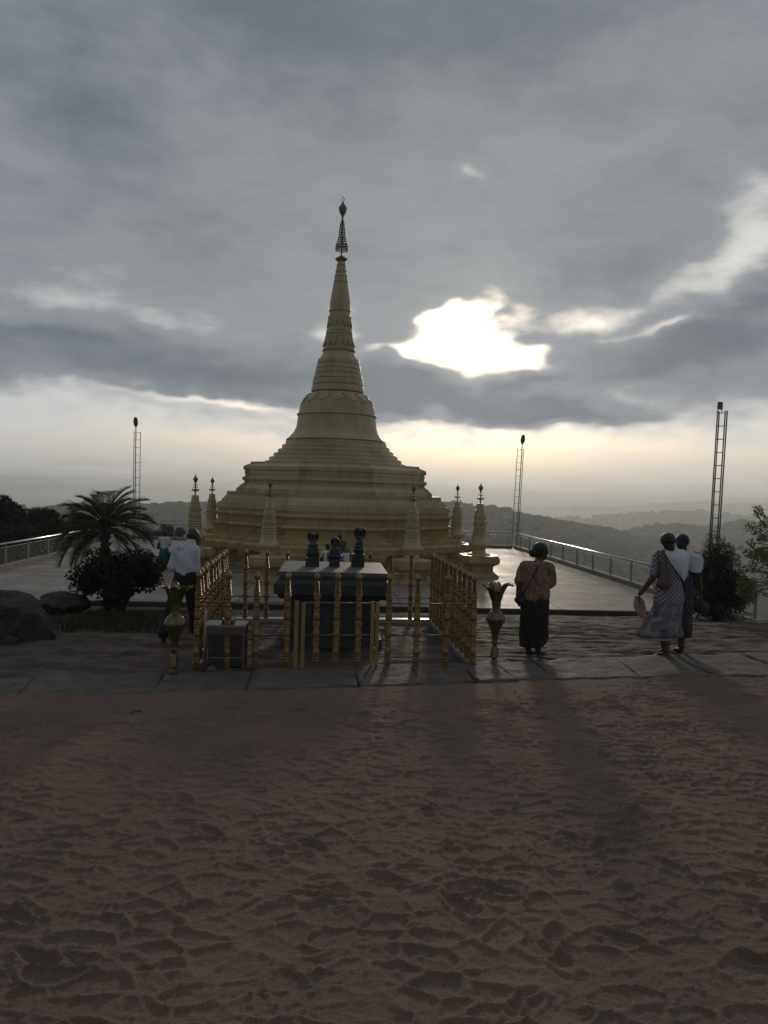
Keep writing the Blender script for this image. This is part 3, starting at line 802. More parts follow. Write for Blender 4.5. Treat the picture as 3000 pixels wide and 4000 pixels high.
# ================================================================== small stupas
def small_stupa(label):
    t = thing('small_stupa', label, 'stupa', (0,0,0), 0, 'small golden stupas around the great stupa')
    tier('pedestal', [(.68,0),(.68,.06),(.50,.23),(.50,.40),(.64,.50),(.70,.55),(.70,.72),(.66,.73),(.66,.81)], .66, .46, 1, M_goldlow, t)
    smooth_angle(MB().lathe([(.46,.80),(.42,.86),(.26,.90),(.24,1.02),(.30,1.08)], 28).build('waist', M_goldlow, t), 30)
    lb = smooth_angle(MB().lathe([(.28,1.05),(.33,1.10),(.375,1.16),(.385,1.205),(.365,1.24)], 40, rad=lambda a: 1+.05*abs(math.cos(a*11))).build('lotus_base', M_gold, t), 30)
    bd = MB()
    for i in range(22):
        a = 2*PI*i/22; bd.sphere((.365*math.cos(a), .365*math.sin(a), 1.235), .034, 8, 5)
    o = bd.build('bead_row', M_gold, lb, True); o['kind'] = 'stuff'
    smooth_angle(MB().lathe([(.355,1.23),(.335,1.27),(.285,1.34),(.262,1.42),(.252,1.56),(.246,1.60)], 40).build('bell', M_gold, t), 40)
    for z, r in ((1.63,.245),(1.72,.235),(1.81,.225)):
        smooth_angle(MB().lathe([(r-.02,z-.035),(r+.015,z-.028),(r+.03,z),(r+.015,z+.028),(r-.02,z+.05),(r-.022,z+.06)], 40).build('ring', M_gold, t), 50)
    smooth_angle(MB().lathe([(.215,1.85),(.222,1.88),(.205,2.08),(.20,2.12),(.218,2.14),(.218,2.19),(.198,2.20),(.182,2.44),(.195,2.46),(.195,2.47),(.15,2.475)], 40).build('lotus_drum', M_gold, t), 30)
    me = SS.setdefault('petal', petal_mesh(.072, .15, .022))
    if not me.materials: me.materials.append(M_gold)
    for i in range(16):
        a = 2*PI*i/16; inst('petal', me, t, Matrix.Rotation(a, 4, 'Z') @ Matrix.Translation((0, -.208, 2.06)) @ Matrix.Rotation(-.12, 4, 'X'))
    pe2 = SS.setdefault('petal2', petal_mesh(.072, .08, .018))
    if not pe2.materials: pe2.materials.append(M_gold)
    for i in range(16):
        a = 2*PI*(i+.5)/16; inst('petal', pe2, t, Matrix.Rotation(a, 4, 'Z') @ Matrix.Translation((0, -.20, 2.27)) @ Matrix.Rotation(-.1, 4, 'X'))
    smooth_angle(MB().lathe([(.155,2.47),(.152,2.48),(.128,2.70),(.125,2.715),(.02,2.72)], 32).build('spire_cone', M_gold, t), 30)
    f = MB().lathe([(.02,2.71),(.035,2.74),(.022,2.78),(.03,2.82),(.03,2.84),(.075,2.90),(.085,2.92),(.02,2.925),(.02,3.09),(.018,3.11)], 20)
    f.build('finial_stem', M_gold, t, True)
    for z, r, h in ((2.93,.122,.03),(3.015,.10,.022),(3.09,.08,.022)):
        d = MB().lathe([(r*.9,z-h),(r,z-h),(r,z+h*.4),(r*.3,z+h*.5)], 24)
        if r > .12:
            for i in range(16):
                a = 2*PI*i/16; d.tube([(r*math.cos(a), r*math.sin(a), z-.02),(r*math.cos(a), r*math.sin(a), z-.075)], .007, 4)
        d.build('umbrella_disc', M_finial, t)
    MB().lathe([(.014,3.10),(.03,3.16),(.07,3.26),(.088,3.30),(.06,3.35),(.028,3.395),(.02,3.41),(.026,3.42),(.012,3.44),(.003,3.50)], 16, rad=lambda a: 1+.12*math.cos(a*4)).build('bud', M_finial, t, True)
    return t
SS = {}
ss0 = small_stupa('small golden stupa at the front left corner, behind the bowing man')
def at_px(px, Y, z): 
    # point at depth Y on the level z whose foot appears in the pixel column px
    p = Vector((0,0,0)); py = 2200
    for _ in range(6):
        p = P(px, py, Y)
        # refine py so that z matches
        q = P(px, py+10, Y); py += 10*(z-p.z)/(q.z-p.z)
    return P(px, py, Y)
ss = [(756,28.2,None,1.0),(1046,25.6,'small golden stupa standing in front of the great stupa, left of the altar statues',.97),
      (1605,25.6,'small golden stupa standing in front of the great stupa, right of the altar statues',.97),
      (1867,28.2,'small golden stupa on a large pedestal at the front right corner, beside open terrace',1.0),
      (823,34.2,'smaller-looking far golden stupa just right of the front left corner one',1.0),
      (1779,34.2,'smaller-looking far golden stupa just left of the front right corner one',1.0)]
for i, (px, Y, l, s_) in enumerate(ss):
    o = ss0 if i == 0 else copy_tree(ss0)
    if l: o['label'] = l
    o.location = at_px(px, Y, TZ); o.scale = (s_, s_, s_)

# ================================================================== Buddha figure before the stupa
bp = at_px(1322, 26.4, TZ)
bu = thing('buddha_statue', 'dark seated statue with pointed flame on its head against the golden stupa', 'statue', bp)
MB().lathe([(.62,0),(.62,.1),(.5,.15),(.5,.62),(.58,.68),(.58,.76)], 4).build('pedestal', M_buddha, bu)
mb = MB()
mb.cap((-.30,-.05,.86),(.30,-.05,.86),.12,.12).cap((-.3,-.05,.86),(-.05,-.2,.86),.11,.08).cap((.3,-.05,.86),(.05,-.2,.86),.11,.08)
mb.cap((0,.02,.88),(0,.02,1.18),.15,.17).cap((-.14,.02,1.28),(.14,.02,1.28),.075,.075).cap((-.18,.02,1.27),(-.25,-.02,1.0),.06,.05).cap((.18,.02,1.27),(.25,-.02,1.0),.06,.05)
mb.cap((-.25,-.02,1.0),(-.03,-.16,.93),.05,.04).cap((.25,-.02,1.0),(.03,-.16,.93),.05,.04).cap((0,.02,1.3),(0,.02,1.42),.05,.05).sphere((0,.01,1.48),(.085,.095,.11)).sphere((0,.02,1.59),(.045,.045,.05)).cap((0,.02,1.62),(0,.02,1.80),.025,.006)
link('figure', remesh(mb, .014, 3), M_buddha, bu)

# ================================================================== glass railings
def railing(name, label, p0, p1, posts, zb=TZ, kerb_h=.15, h=.72):
    t = thing(name, label, 'railing', (p0[0], p0[1], zb))
    d = Vector((p1[0]-p0[0], p1[1]-p0[1], 0)); L = d.length; u = d.normalized(); nrm = Vector((-u.y, u.x, 0))
    rot = Matrix(((u.x, nrm.x, 0, 0),(u.y, nrm.y, 0, 0),(0,0,1,0),(0,0,0,1)))
    MB().box(0, L, -.13, .13, .002, kerb_h, rot, 0).build('kerb', M_concrete, t)
    hr = MB(); hr.tube([rot @ Vector((s, 0, kerb_h+h)) for s in (-.03, L+.03)], .036, 10); hr.build('handrail', M_steel, t, True)
    for i, s in enumerate(posts):
        b = MB().box(s-.022, s+.022, -.032, .032, kerb_h, kerb_h+h-.10, rot)
        b.tube([rot @ Vector((s, 0, kerb_h+h-.12)), rot @ Vector((s, 0, kerb_h+h-.06)), rot @ Vector((s, .0, kerb_h+h-.03))], .014, 6)
        b.build('post', M_post, t)
    for a, b in zip(posts[:-1], posts[1:]):
        g = MB().box(a+.05, b-.05, -.006, .006, kerb_h+.05, kerb_h+h-.13, rot).build('glass_panel', M_glass, t)
        MB().box(a+.05, b-.05, -.009, .009, kerb_h+h-.13, kerb_h+h-.118, rot).build('edge_strip', M_steel, g)
    return t
railing('glass_railing', 'steel and glass railing along the left edge of the terrace', (TXL+.05, 17.2), (TXL+.05, TYF-.15), [.1+2.0*i for i in range(14)])
railing('glass_railing', 'steel and glass railing along the right edge of the terrace, behind the standing woman', (TXR-.05, 16.4), (TXR-.05, TYF-.15), [.1+2.0*i for i in range(14)])
railing('glass_railing', 'steel and glass railing across the far end of the terrace', (TXL+.3, TYF), (TXR-.3, TYF), [.1+2.11*i for i in range(11)])
# strips of terrace carrying the ends of the side railings
MB().box(TXR-1.3, TXR+.25, 16.2, TYN-.07, TZ-.7, TZ-.004).build('terrace_end', M_terrace)['kind'] = 'structure'
MB().box(TXL-.25, TXL+.9, 17.0, TYN-.07, TZ-.7, TZ-.004).build('terrace_end', M_terrace)['kind'] = 'structure'

# ================================================================== light masts
def ladder_mast(label, base, ztop, width, rung, tilt, head, lamp_x):
    t = thing('lamp_mast', label, 'lamp post', base, 0, 'ladder masts along the terrace railing')
    Hh = ztop-base.z; w = width/2; r = .019
    ups = [(-w,0),(w,0)] if head == 'street' else [(-w,-.05),(.02,.12),(w,-.05)]
    for i, (x, y) in enumerate(ups):
        MB().tube([(x,y,0),(x,y,Hh + (.0 if i < 2 else .02))], r if head == 'street' else .021, 8).build('upright', M_mast, t, True)
    n = int(Hh/rung)
    rm = MB()
    for i in range(n):
        z = Hh-.04-rung*i
        if head == 'street': me = MB().tube([(-w,0,z),(w,0,z)], .011, 6)
        else: me = MB().tube([(-w,-.05,z),(.02,.12,z),(w,-.05,z)], .014, 6)
        me.build('rung', M_mast, t)
    if head == 'street':
        MB().tube([(lamp_x,.05,0),(lamp_x,.05,Hh+.28)], .026, 8).build('lamp_pole', M_mast, t, True)
        b = MB(); z0 = Hh+.24
        pr = [(.03,0),(.085,.08),(.125,.2),(.13,.3),(.11,.45),(.075,.54),(.02,.57)]
        b.lathe(pr, 16, (0,0,0), None, Matrix.Translation((lamp_x,.05,z0)) @ Matrix.Rotation(.25, 4, 'X') @ Matrix.Diagonal((1,.45,1,1)))
        b.build('lamp_head', M_mast, t, True)
        MB().tube([(lamp_x+.03,.03,Hh-.05),(lamp_x+.07,.0,Hh-.25),(lamp_x+.05,0,Hh-.4)], .004, 4).build('cable', M_black, t)
    else:
        MB().box(-w-.01, w*.1, -.09, -.03, Hh+.05, Hh+.27).build('flood_lamp', M_mast, t)
        MB().tube([(-w*.9,-.06,Hh-.02),(-w*.9,-.06,Hh+.07)], .012, 6).tube([(0,-.06,Hh-.02),(0,-.06,Hh+.07)], .012, 6).build('bracket', M_mast, t)
        MB().tube([(w+.06,-.05,0),(w+.06,-.05,Hh+.03)], .022, 8).build('conduit_pipe', M_mast, t, True)
    t.rotation_euler = (0, tilt, 0); return t
bl = at_px(531, 43.1, TZ); ladder_mast('ladder mast with an oval street lamp rising behind the palm', Vector((bl.x, bl.y, TZ)), P(540,1686,43.1).z, .345, .413, -.008, 'street', -.09)
bm_ = at_px(2010, 43.1, TZ); ladder_mast('ladder mast with an oval street lamp at the far right corner of the terrace', Vector((bm_.x, bm_.y, TZ)), P(2030,1752,43.1).z, .35, .385, .026, 'street', .09)
br = at_px(2768, 22.6, TZ); ladder_mast('nearest three-legged ladder mast with a square flood lamp above the shrub', Vector((br.x, br.y, TZ)), P(2800,1606,22.6).z, .24, .40, .022, 'flood', 0)

# ================================================================== gilded fence round the shrine
FH = 1.13
PXM = FH/945
def baluster_mesh(seg=14):
    p = []
    def add(y, r): p.append((r*PXM, (1590-y)*PXM))
    for y, r in ((1590,27),(1532,27),(1530,31),(1522,32),(1514,28),(1506,32),(1494,32),(1486,27),(1478,31),(1468,32),(1462,26),
                 (1455,30),(1440,32),(1420,28),(1395,22),(1378,20),(1374,29),(1364,30),(1356,25),(1352,29),(1344,29),(1338,24),(1330,28),(1314,28),(1306,23),
                 (1302,29),(1294,29),(1290,27),(1280,31),(1265,33),(1245,30),(1215,23),(1196,20),(1192,30),(1182,31),(1174,26),(1170,30),(1160,30),(1152,25),(1148,30),(1136,30),(1128,24),
                 (1118,29),(1095,31),(1070,28),(1045,24),(1032,22),(1028,28),(1018,29),(1012,24),(1004,26),(985,28),(965,26),(956,23),(952,28),(942,28),(936,23),(930,26),(910,27),(895,24),
                 (892,30),(884,31),(878,25),(874,30),(864,30),(858,24)): add(y, r)
    y = 855; r = 25.0
    for k in range(9):
        add(y-1, r); add(y-7, r+1.2); add(y-11, r-3.2); y -= 13.2; r -= 1.05
    for y_, r_ in ((733,15),(728,19),(720,24),(706,27),(694,27),(682,24),(668,16),(656,8),(645,1.5)): add(y_, r_)
    me = MB().lathe([(r*1.12, z) for r, z in p], seg).mesh('baluster')
    bm = bmesh.new(); bm.from_mesh(me)
    for e in bm.edges:
        if len(e.link_faces) == 2 and e.calc_face_angle(0) > math.radians(50): e.smooth = False
    bm.to_mesh(me); bm.free(); me.polygons.foreach_set('use_smooth', [True]*len(me.polygons))
    me.materials.append(M_brassrail); return me
BAL = baluster_mesh()
FLt, FRt = G(774,2226,FH), G(1857,2241,FH); BLt, BRt = G(884,2142,FH), G(1692,2157,FH)
fx = [774,895,1005,1127,1242,1320,1406,1524,1635,1750,1857]
front = [G(x, 2226+(2241-2226)*(x-774)/(1857-774), FH) for x in fx]
bx = [884,963,1046,1124,1204,1285,1371,1449,1529,1610,1692]
back = [G(x, 2142+15*(x-884)/808, FH) for x in bx]
left = [FLt.lerp(BLt, i/10) for i in range(1, 10)]; right = [FRt.lerp(BRt, i/10) for i in range(1, 10)]
fence = thing('shrine_fence', 'gilded turned-baluster fence enclosing the black stone altar', 'fence', (FLt.x, FLt.y, 0))
FO = Vector((FLt.x, FLt.y, 0))
def put_bal(p, par, O, dx=0, dy=0):
    mx = Matrix.Translation((p.x-O.x, p.y-O.y, .0)) @ Euler((dy + random.uniform(-.006,.006), dx + random.uniform(-.008,.008), random.uniform(0,6))).to_matrix().to_4x4()
    inst('baluster', BAL, par, mx)
for i, p in enumerate(front):
    if i in (4,5,6): continue
    put_bal(p, fence, FO, .022 if i == 0 else 0)
for p in back: put_bal(p, fence, FO)
for p in left: put_bal(p, fence, FO, .012)
for p in right: put_bal(p, fence, FO)
def rod(par, O, a, b, z, r=.0085, m=None, name='rail_rod'):
    a = Vector((a.x-O.x, a.y-O.y, z)); b = Vector((b.x-O.x, b.y-O.y, z))
    MB().tube([a, b], r, 8).build(name, m or M_brassrail, par, True)
M_rod = mat('rod_steel', (.22,.19,.16), .35, .8, .1, 4)
for z in (.38, .76):
    rod(fence, FO, front[0], front[3], z, m=M_rod); rod(fence, FO, front[7], front[10], z, m=M_rod)
    rod(fence, FO, back[0], back[10], z, m=M_rod); rod(fence, FO, FLt, BLt, z, m=M_rod); rod(fence, FO, FRt, BRt, z, m=M_rod)
# marble kerb under back and side rows
def kerb_run(a, b, w, z0, z1, m, name):
    d = (b-a); d.z = 0; L = d.length; u = d.normalized(); n = Vector((-u.y, u.x, 0))
    o = Vector((a.x-FO.x, a.y-FO.y, 0))
    mx = Matrix(((u.x,n.x,0,o.x),(u.y,n.y,0,o.y),(0,0,1,0),(0,0,0,1)))
    MB().box(-w, L+w, -w, w, z0, z1, mx).build(name, m, fence)
M_marble = mat('kerb_marble', (.48,.46,.43), .32, 0, .15, 6)
kerb_run(back[0], back[10], .075, -.1, .045, M_marble, 'kerb')
kerb_run(FRt + (BRt-FRt)*.03, BRt + (FRt-BRt)*.05, .06, -.1, .042, M_concrete, 'kerb')
kerb_run(FLt + (BLt-FLt)*.03, BLt + (FLt-BLt)*.05, .06, -.1, .042, M_concrete, 'kerb')
# gate leaf in the front row
gO = Vector((front[4].x, front[4].y, 0))
gate = thing('fence_gate', 'narrow gate with three balusters between pairs of flat golden bars', 'gate', gO)
for i in (4,5,6): put_bal(front[i], gate, gO)
def on_front(px): return G(px, 2226+15*(px-774)/1083, FH)
for px, wd, hh in ((1163,.024,.78),(1190,.022,.76),(1461,.022,.78),(1480,.020,.77)):
    p = on_front(px) - gO
    MB().box(p.x-wd, p.x+wd, p.y-.012, p.y+.012, -.02, hh).build('gate_bar', M_gatebar, gate)
for z in (.38, .76):
    rod(gate, gO, on_front(1190), on_front(1461), z, m=M_rod)
for z in (.2, .6):
    p = on_front(1470)-gO
    MB().tube([(p.x,p.y-.02,z-.04),(p.x,p.y-.02,z+.04)], .010, 8).build('hinge', M_gatebar, gate, True)

# ================================================================== altar with its three cobra statues
aF0, aF1, aB0, aB1 = G(1098,2233,1.0), G(1521,2240,1.0), G(1103,2189,1.0), G(1484,2198,1.0)
ax0, ax1 = (aF0.x+aB0.x)/2, (aF1.x+aB1.x)/2; ay0, ay1 = (aF0.y+aF1.y)/2, (aB0.y+aB1.y)/2
alt = thing('stone_altar', 'black granite altar table with a pale weathered top slab', 'altar', ((ax0+ax1)/2, (ay0+ay1)/2, 0))
hx, hy = (ax1-ax0)/2, (ay1-ay0)/2
def course(name, dx, z0, z1, m, t=0.0): return MB().box(-hx-dx, hx+dx, -hy-dx, hy+dx, z0, z1, None, t).build(name, m, alt)
course('plinth', -.05, -.03, .10, M_granite, .012); course('body', -.10, .10, .64, M_granite)
for s in (-1, 1):
    MB().box(s*(hx-.17)-.06, s*(hx-.17)+.06, -hy+.075, -hy+.10, .10, .64).build('pilaster', M_granite, alt)
MB().box(-hx+.36, hx-.36, -hy+.085, -hy+.10, .16, .58).build('front_panel', M_granite, alt)
course('bed_mould', -.02, .64, .705, M_granite, -.03); course('fascia', .05, .705, .845, M_granite, 0)
course('cornice', .035, .845, .885, M_granite, .03); course('neck', -.015, .885, .945, M_granite)
course('top_slab', 0, .945, 1.0, M_slabtop, .006)
for i in range(4):
    x = -hx + 2*hx*(i+.5)/4
    MB().box(x-.015, x+.015, -hy-.062, -hy-.05, .72, .83).build('fascia_rib', M_granite, alt)

def cobra(px, py, Hh, ped_w, ped_h, coil_r, ncoil, hood_w, hood_h, tilt, label, name='cobra_statue', heads=1):
    p = G(px, py, 1.0); t = thing(name, label, 'statue', (p.x, p.y+ped_w*.5, 1.0), 0, 'black cobra statues on the altar')
    w = ped_w/2
    MB().box(-w, w, -w, w, 0, ped_h, None, .004).build('pedestal', M_statue, t)
    z0 = ped_h; zc = Hh-ped_h-hood_h; mb = MB()
    pts, rs = [], []
    n = ncoil*18; rt = zc/(ncoil*2.0)*1.05
    for i in range(n+1):
        a = i/18*2*PI; rr = coil_r*(1-.28*i/n)-rt
        pts.append((rr*math.cos(a), rr*math.sin(a)*.9, z0+rt*.8+(zc-rt)*i/n)); rs.append(rt*1.12)
    for i in range(0, n, 1): mb.cap(pts[i], pts[i+1], rs[i], rs[i+1], 10)
    mb.cap((0,0,z0), (0,0,z0+zc), coil_r*.7, coil_r*.45)
    # neck into a flat spread hood
    mb.cap((0,0,z0+zc*.8), (0,.01,z0+zc+hood_h*.35), .034, .036)
    link('coiled_body', remesh(mb, .006, 3), M_statue, t)
    hb = MB(); zb = z0+zc
    prof = [(0,.40),(.12,.44),(.3,.62),(.5,.86),(.68,1.0),(.82,.98),(.92,.82),(.98,.5),(1.0,.2)]
    rings = []
    for tt, k in prof:
        hw = hood_w/2*k; th = .030*(1-.4*tt); z = zb - .02 + (hood_h+.02)*tt; yy = .015+.03*math.sin(PI*tt)
        rings.append([(hw*math.cos(b)*(1), yy + th*math.sin(b) - .022*(1-abs(math.cos(b)))*0, z) for b in [2*PI*i/20 for i in range(20)]])
    hb.rings(rings)
    if heads == 1:
        hb.sphere((0,-.028,zb+hood_h*.80),(.034,.045,.030)); hb.cap((0,-.06,zb+hood_h*.78),(0,-.02,zb+hood_h*.55),.014,.022)
    else:
        for k in range(heads):
            a = (k-(heads-1)/2)*.42; hb.sphere((hood_w*.44*math.sin(a),-.02,zb+hood_h*(.62+.36*math.cos(a))),(.022,.032,.026))
            hb.cap((hood_w*.40*math.sin(a),-.005,zb+hood_h*(.6+.34*math.cos(a))),(0,0,zb+hood_h*.3),.018,.02)
    ho = link('hood', remesh(hb, .005, 3), M_statue, t)
    if heads > 1:
        fb = MB(); fb.cap((0,-.05,z0+.05),(0,-.04,z0+.15),.045,.04).sphere((0,-.05,z0+.215),(.03,.032,.038)).cap((-.05,-.05,z0+.14),(-.065,-.08,z0+.06),.017,.014).cap((.05,-.05,z0+.14),(.065,-.08,z0+.06),.017,.014).cap((-.08,-.07,z0+.03),(.08,-.07,z0+.03),.03,.03).cap((0,-.05,z0+.245),(0,-.05,z0+.285),.016,.005)
        link('seated_figure', remesh(fb, .006, 2), M_statue, t)
    t.rotation_euler = (0, tilt, 0); return t
cobra(1220, 2213, .475, .195, .115, .098, 3, .180, .165, -.01, 'left black cobra statue with broad flat hood on the altar')
cobra(1306, 2214, .395, .155, .110, .072, 2, .135, .150, 0, 'smallest middle statue, a hooded figure on the altar', heads=5)
cobra(1397, 2215, .560, .187, .180, .078, 3, .180, .205, .05, 'right tallest black cobra statue leaning slightly on the altar')

# ================================================================== brass vases and incense
def vase(px, py, label, seed, tilt=0, hs=1.0):
    r0 = random.Random(seed); p = G(px, py, .02)
    t = thing('brass_vase', label, 'vase', p, 0, 'tall brass pot-of-plenty vases')
    k = 1/1830
    def pr(l): return [(r*k, (2030-y)*k) for y, r in l]
    smooth_angle(MB().lathe(pr([(2030,82),(2015,80),(1985,62),(1955,55),(1912,60),(1892,95)]), 8).build('foot', M_brass, t), 20)
    MB().lathe(pr([(1892,100),(1880,98),(1690,74),(1672,62),(1650,50)]), 8).build('stem', M_brass, t)
    smooth_angle(MB().lathe(pr([(1652,48),(1600,52),(1585,76),(1566,80),(1552,70),(1540,72),(1520,64),(1500,65),(1400,76),(1300,100),(1200,142),(1110,192),(1050,222),(1030,224),(1010,218),(985,212),(978,205),(940,186),(900,162),(865,125),(850,108),(846,86)]), 24, rad=lambda a: 1+.012*math.cos(a*12)).build('body', M_brass, t), 40)
    smooth_angle(MB().lathe(pr([(850,92),(835,92),(815,84),(760,86),(700,95),(640,106),(590,120),(560,134)]), 20).build('neck', M_brass, t), 40)
    for i in range(7):
        a = 2*PI*i/7 + .25 + r0.uniform(-.25,.25); vs, fs = [], []; nu, nv = 4, 7; L = .185*r0.uniform(.75,1.2); cl = r0.uniform(.6,1.7)
        for j in range(nv+1):
            s_ = j/nv; ang = s_*cl*1.35
            rr = 110*k + L*(1-math.cos(ang))/max(cl,.1)*.75 + .018*s_; zz = (2030-600)*k + L*math.sin(ang)/1.1
            hw = .058*math.sin(PI*(.18+.80*s_))**.8*(1 if s_ < 1 else .2)
            for i2 in range(nu+1):
                u = i2/nu*2-1
                vs.append((rr*math.cos(a) - u*hw*math.sin(a) , rr*math.sin(a) + u*hw*math.cos(a), zz + .030*u*u*s_ + .010*math.sin(s_*6+i)*s_))
        for j in range(nv):
            for i2 in range(nu):
                q = j*(nu+1)+i2; fs.append((q, q+1, q+nu+2, q+nu+1))
        o = MB().add(vs, fs).build('leaf_petal', M_brass, t, True)
        sm = o.modifiers.new('thickness', 'SOLIDIFY'); sm.thickness = .004
    t.rotation_euler = (0, tilt, 0); t.scale = (1,1,hs); return t, p
vase(678, 2626, 'brass vase with curling metal leaves beside the bowing man, left of the fence', 3, .008, 1.0)
v2, vp = vase(1930, 2588, 'brass vase with incense sticks between the fence and the standing woman', 5, 0, 1.0)
for (x0, x1, zt, nm) in ((-.03,-.085,1.035,'leftmost'),(-.02,-.065,1.03,'second'),(-.005,-.045,1.01,'third'),(-.01,-.06,.93,'shortest'),(.06,.125,1.02,'rightmost, lone')):
    o = MB().tube([(vp.x+x0*.8, vp.y, .62),(vp.x+x0, vp.y-.01, .84),(vp.x+x1*1.25, vp.y-.02, zt)], .0050, 5).build('incense_stick', M_black)
    tag(o, f'thin incense stick in the right brass vase, {nm} of its bunch', 'incense', 'incense sticks in the vase')

# ================================================================== glass case, its tray, the white pipe
cp = G(868, 2622, 0.0); cx, cy = cp.x, cp.y+.30
case = thing('glass_case', 'low glass offering case with brown legs and white top inside the fence', 'case', (cx, cy, 0))
hw, hd, hh = .215, .15, .475
for sx in (-1,1):
    for sy in (-1,1): MB().box(sx*hw-.016, sx*hw+.016, sy*hd-.016, sy*hd+.016, -.03, hh).build('leg', M_wood, case)
MB().box(-hw-.02, hw+.02, -hd-.02, hd+.02, hh, hh+.025).build('top', M_white, case)
for sy in (-1,1): MB().box(-hw+.016, hw-.016, sy*hd-.004, sy*hd+.004, .06, hh-.08).build('glass_pane', M_glass, case)
for sx in (-1,1): MB().box(sx*hw-.004, sx*hw+.004, -hd+.016, hd-.016, .06, hh-.08).build('glass_pane', M_glass, case)
for sy in (-1,1): MB().box(-hw+.016, hw-.016, sy*hd-.012, sy*hd+.012, hh-.08, hh).build('apron', M_wood, case)
MB().box(-hw+.016, hw-.016, -hd+.016, hd-.016, .02, .06).build('floor_panel', M_granite, case)
MB().box(-hw+.02, hw-.02, hd-.03, hd-.018, .07, hh-.09).build('back_panel', M_darkriser, case)
tag(MB().box(cx-.05, cx+.10, cy-.12, cy+.12, hh+.026, hh+.075, None, .012).build('tray', M_black), 'black tray lying on the white top of the glass case', 'tray')
pp = G(795, 2624, 0.0)
tag(MB().tube([(pp.x-.004, pp.y+.02, -.03),(pp.x+.004, pp.y+.03, .72)], .011, 8).build('pipe', M_post, None, True), 'thin upright grey pipe at the corner of the glass case', 'pipe')
# small stand on the terrace
sp = at_px(682, 29.5, TZ); sd = thing('offering_stand', 'small white-topped stand on the terrace left of the bowing man', 'table', sp)
for sx in (-1,1):
    for sy in (-1,1): MB().box(sx*.19-.02, sx*.19+.02, sy*.14-.02, sy*.14+.02, 0, .48).build('leg', M_wood, sd)
MB().box(-.24,.24,-.18,.18,.48,.53).build('top', M_white, sd); MB().box(-.19,.19,-.13,-.11,.2,.47).build('front_panel', M_darkriser, sd)

# ================================================================== boulders, twig, pebbles
def boulder(name, label, c, r, seed, sub=4):
    bm = bmesh.new(); bmesh.ops.create_icosphere(bm, subdivisions=sub, radius=1); rr = np.random.default_rng(seed)
    pl = [(Vector(rr.normal(size=3)).normalized(), rr.uniform(.62,.92)) for _ in range(16)]
    for v in bm.verts:
        d = v.co.normalized(); k = 1.15
        for n_, h_ in pl:
            q = d.dot(n_)
            if q > .05: k = min(k, h_/q)
        nz = float(fbm(np.array(d.x*3+5), np.array(d.y*3+d.z*2.3+5), 4, seed))-.5
        v.co = Vector((d.x*r[0], d.y*r[1], d.z*r[2]))*(k + nz*.30)
    me = bpy.data.meshes.new(name); bm.to_mesh(me); bm.free()
    o = link(name, me, M_boulder, None, False, c)
    smooth_angle(o, 25); return tag(o, label, 'rock', 'dark boulders by the palm')
b1 = G(60, 2508, -.02); boulder('boulder', 'large dark boulder at the left edge, nearest of the rocks', (b1.x-.40, b1.y+.40, .12), (.78,.55,.58), 3)
b2 = P(262, 2372, 12.9); boulder('boulder', 'low dark boulder behind the large one, beside the palm shrub', (b2.x-.05, 12.9, b2.z+.02), (.38,.36,.29), 8)
b3 = G(40, 2512, -.02); boulder('boulder', 'small stone at the foot of the large boulder', (b3.x, b3.y-.02, .0), (.13,.1,.09), 11, 3)
t0 = G(495, 2800, .03); t1 = G(552, 2785, .03)
tag(MB().tube([(t0.x,t0.y,.045),((t0.x+t1.x)/2,(t0.y+t1.y)/2,.062),(t1.x,t1.y,.05)], .006, 5).build('twig', M_trunk), 'short dark twig lying on the sand below the left vase', 'twig')
for i, (px, py, l) in enumerate(((1061,3252,'white pebble on the sand left of centre'),(2118,3276,'white pebble on the sand right of centre'),(1588,3519,'white pebble on the sand low in the middle'),(1212,3846,'white pebble on the sand near the lower edge'))):
    p = G(px, py, .2); z = float(sand_base(np.array(p.x), np.array(p.y)))
    p = G(px, py, z+.015); boulder('pebble', l, (p.x, p.y, z+.012), (.010,.008,.008), 20+i, 2)
    C.objects[-1].data.materials[0] = M_white; tag(C.objects[-1], l, 'pebble', 'white pebbles on the sand')

# ================================================================== plants
def leaf_mass(centers, n, size, seed, flat=.35, aspect=.45, droop=0.0):
    """many leaf blades spread through blobs (center, radii); returns coords and quads"""
    r = np.random.default_rng(seed); cs = []
    wts = np.array([a[1][0]*a[1][1]*a[1][2] for a in centers])**.75; wts = wts/wts.sum()
    idx = r.choice(len(centers), n, p=wts)
    d = r.normal(size=(n,3)); d /= np.linalg.norm(d, axis=1)[:,None]
    rad = r.uniform(.35, 1.0, n)**.5
    ctr = np.array([a[0] for a in centers])[idx]; R = np.array([a[1] for a in centers])[idx]
    pos = ctr + d*R*rad[:,None]
    t = d*.8 + r.normal(size=(n,3))*.7; t[:,2] += .25 - droop; t /= np.linalg.norm(t, axis=1)[:,None]
    b = np.cross(t, r.normal(size=(n,3))); b /= np.linalg.norm(b, axis=1)[:,None]
    L = size*r.uniform(.6, 1.3, n)[:,None]; Wd = L*aspect
    nrm = np.cross(t, b)
    v0 = pos; v1 = pos + t*L*.45 + b*Wd*.5 + nrm*L*.06; v2 = pos + t*L; v3 = pos + t*L*.45 - b*Wd*.5 + nrm*L*.06
    co = np.stack([v0, v1, v2, v3], 1).reshape(-1, 3); q = np.arange(4*n).reshape(-1, 4)
    return co, q
def crown(name, centers, n, size, seed, m, parent, aspect=.45, droop=0.0):
    co, q = leaf_mass(centers, n, size, seed, aspect=aspect, droop=droop)
    me = np_mesh(name, co, q); me.polygons.foreach_set('use_smooth', np.zeros(len(q), dtype=bool)); return link(name, me, m, parent)
L_bush = leafmat('bush_leaf', (.022,.040,.018), (.040,.060,.026), 4)
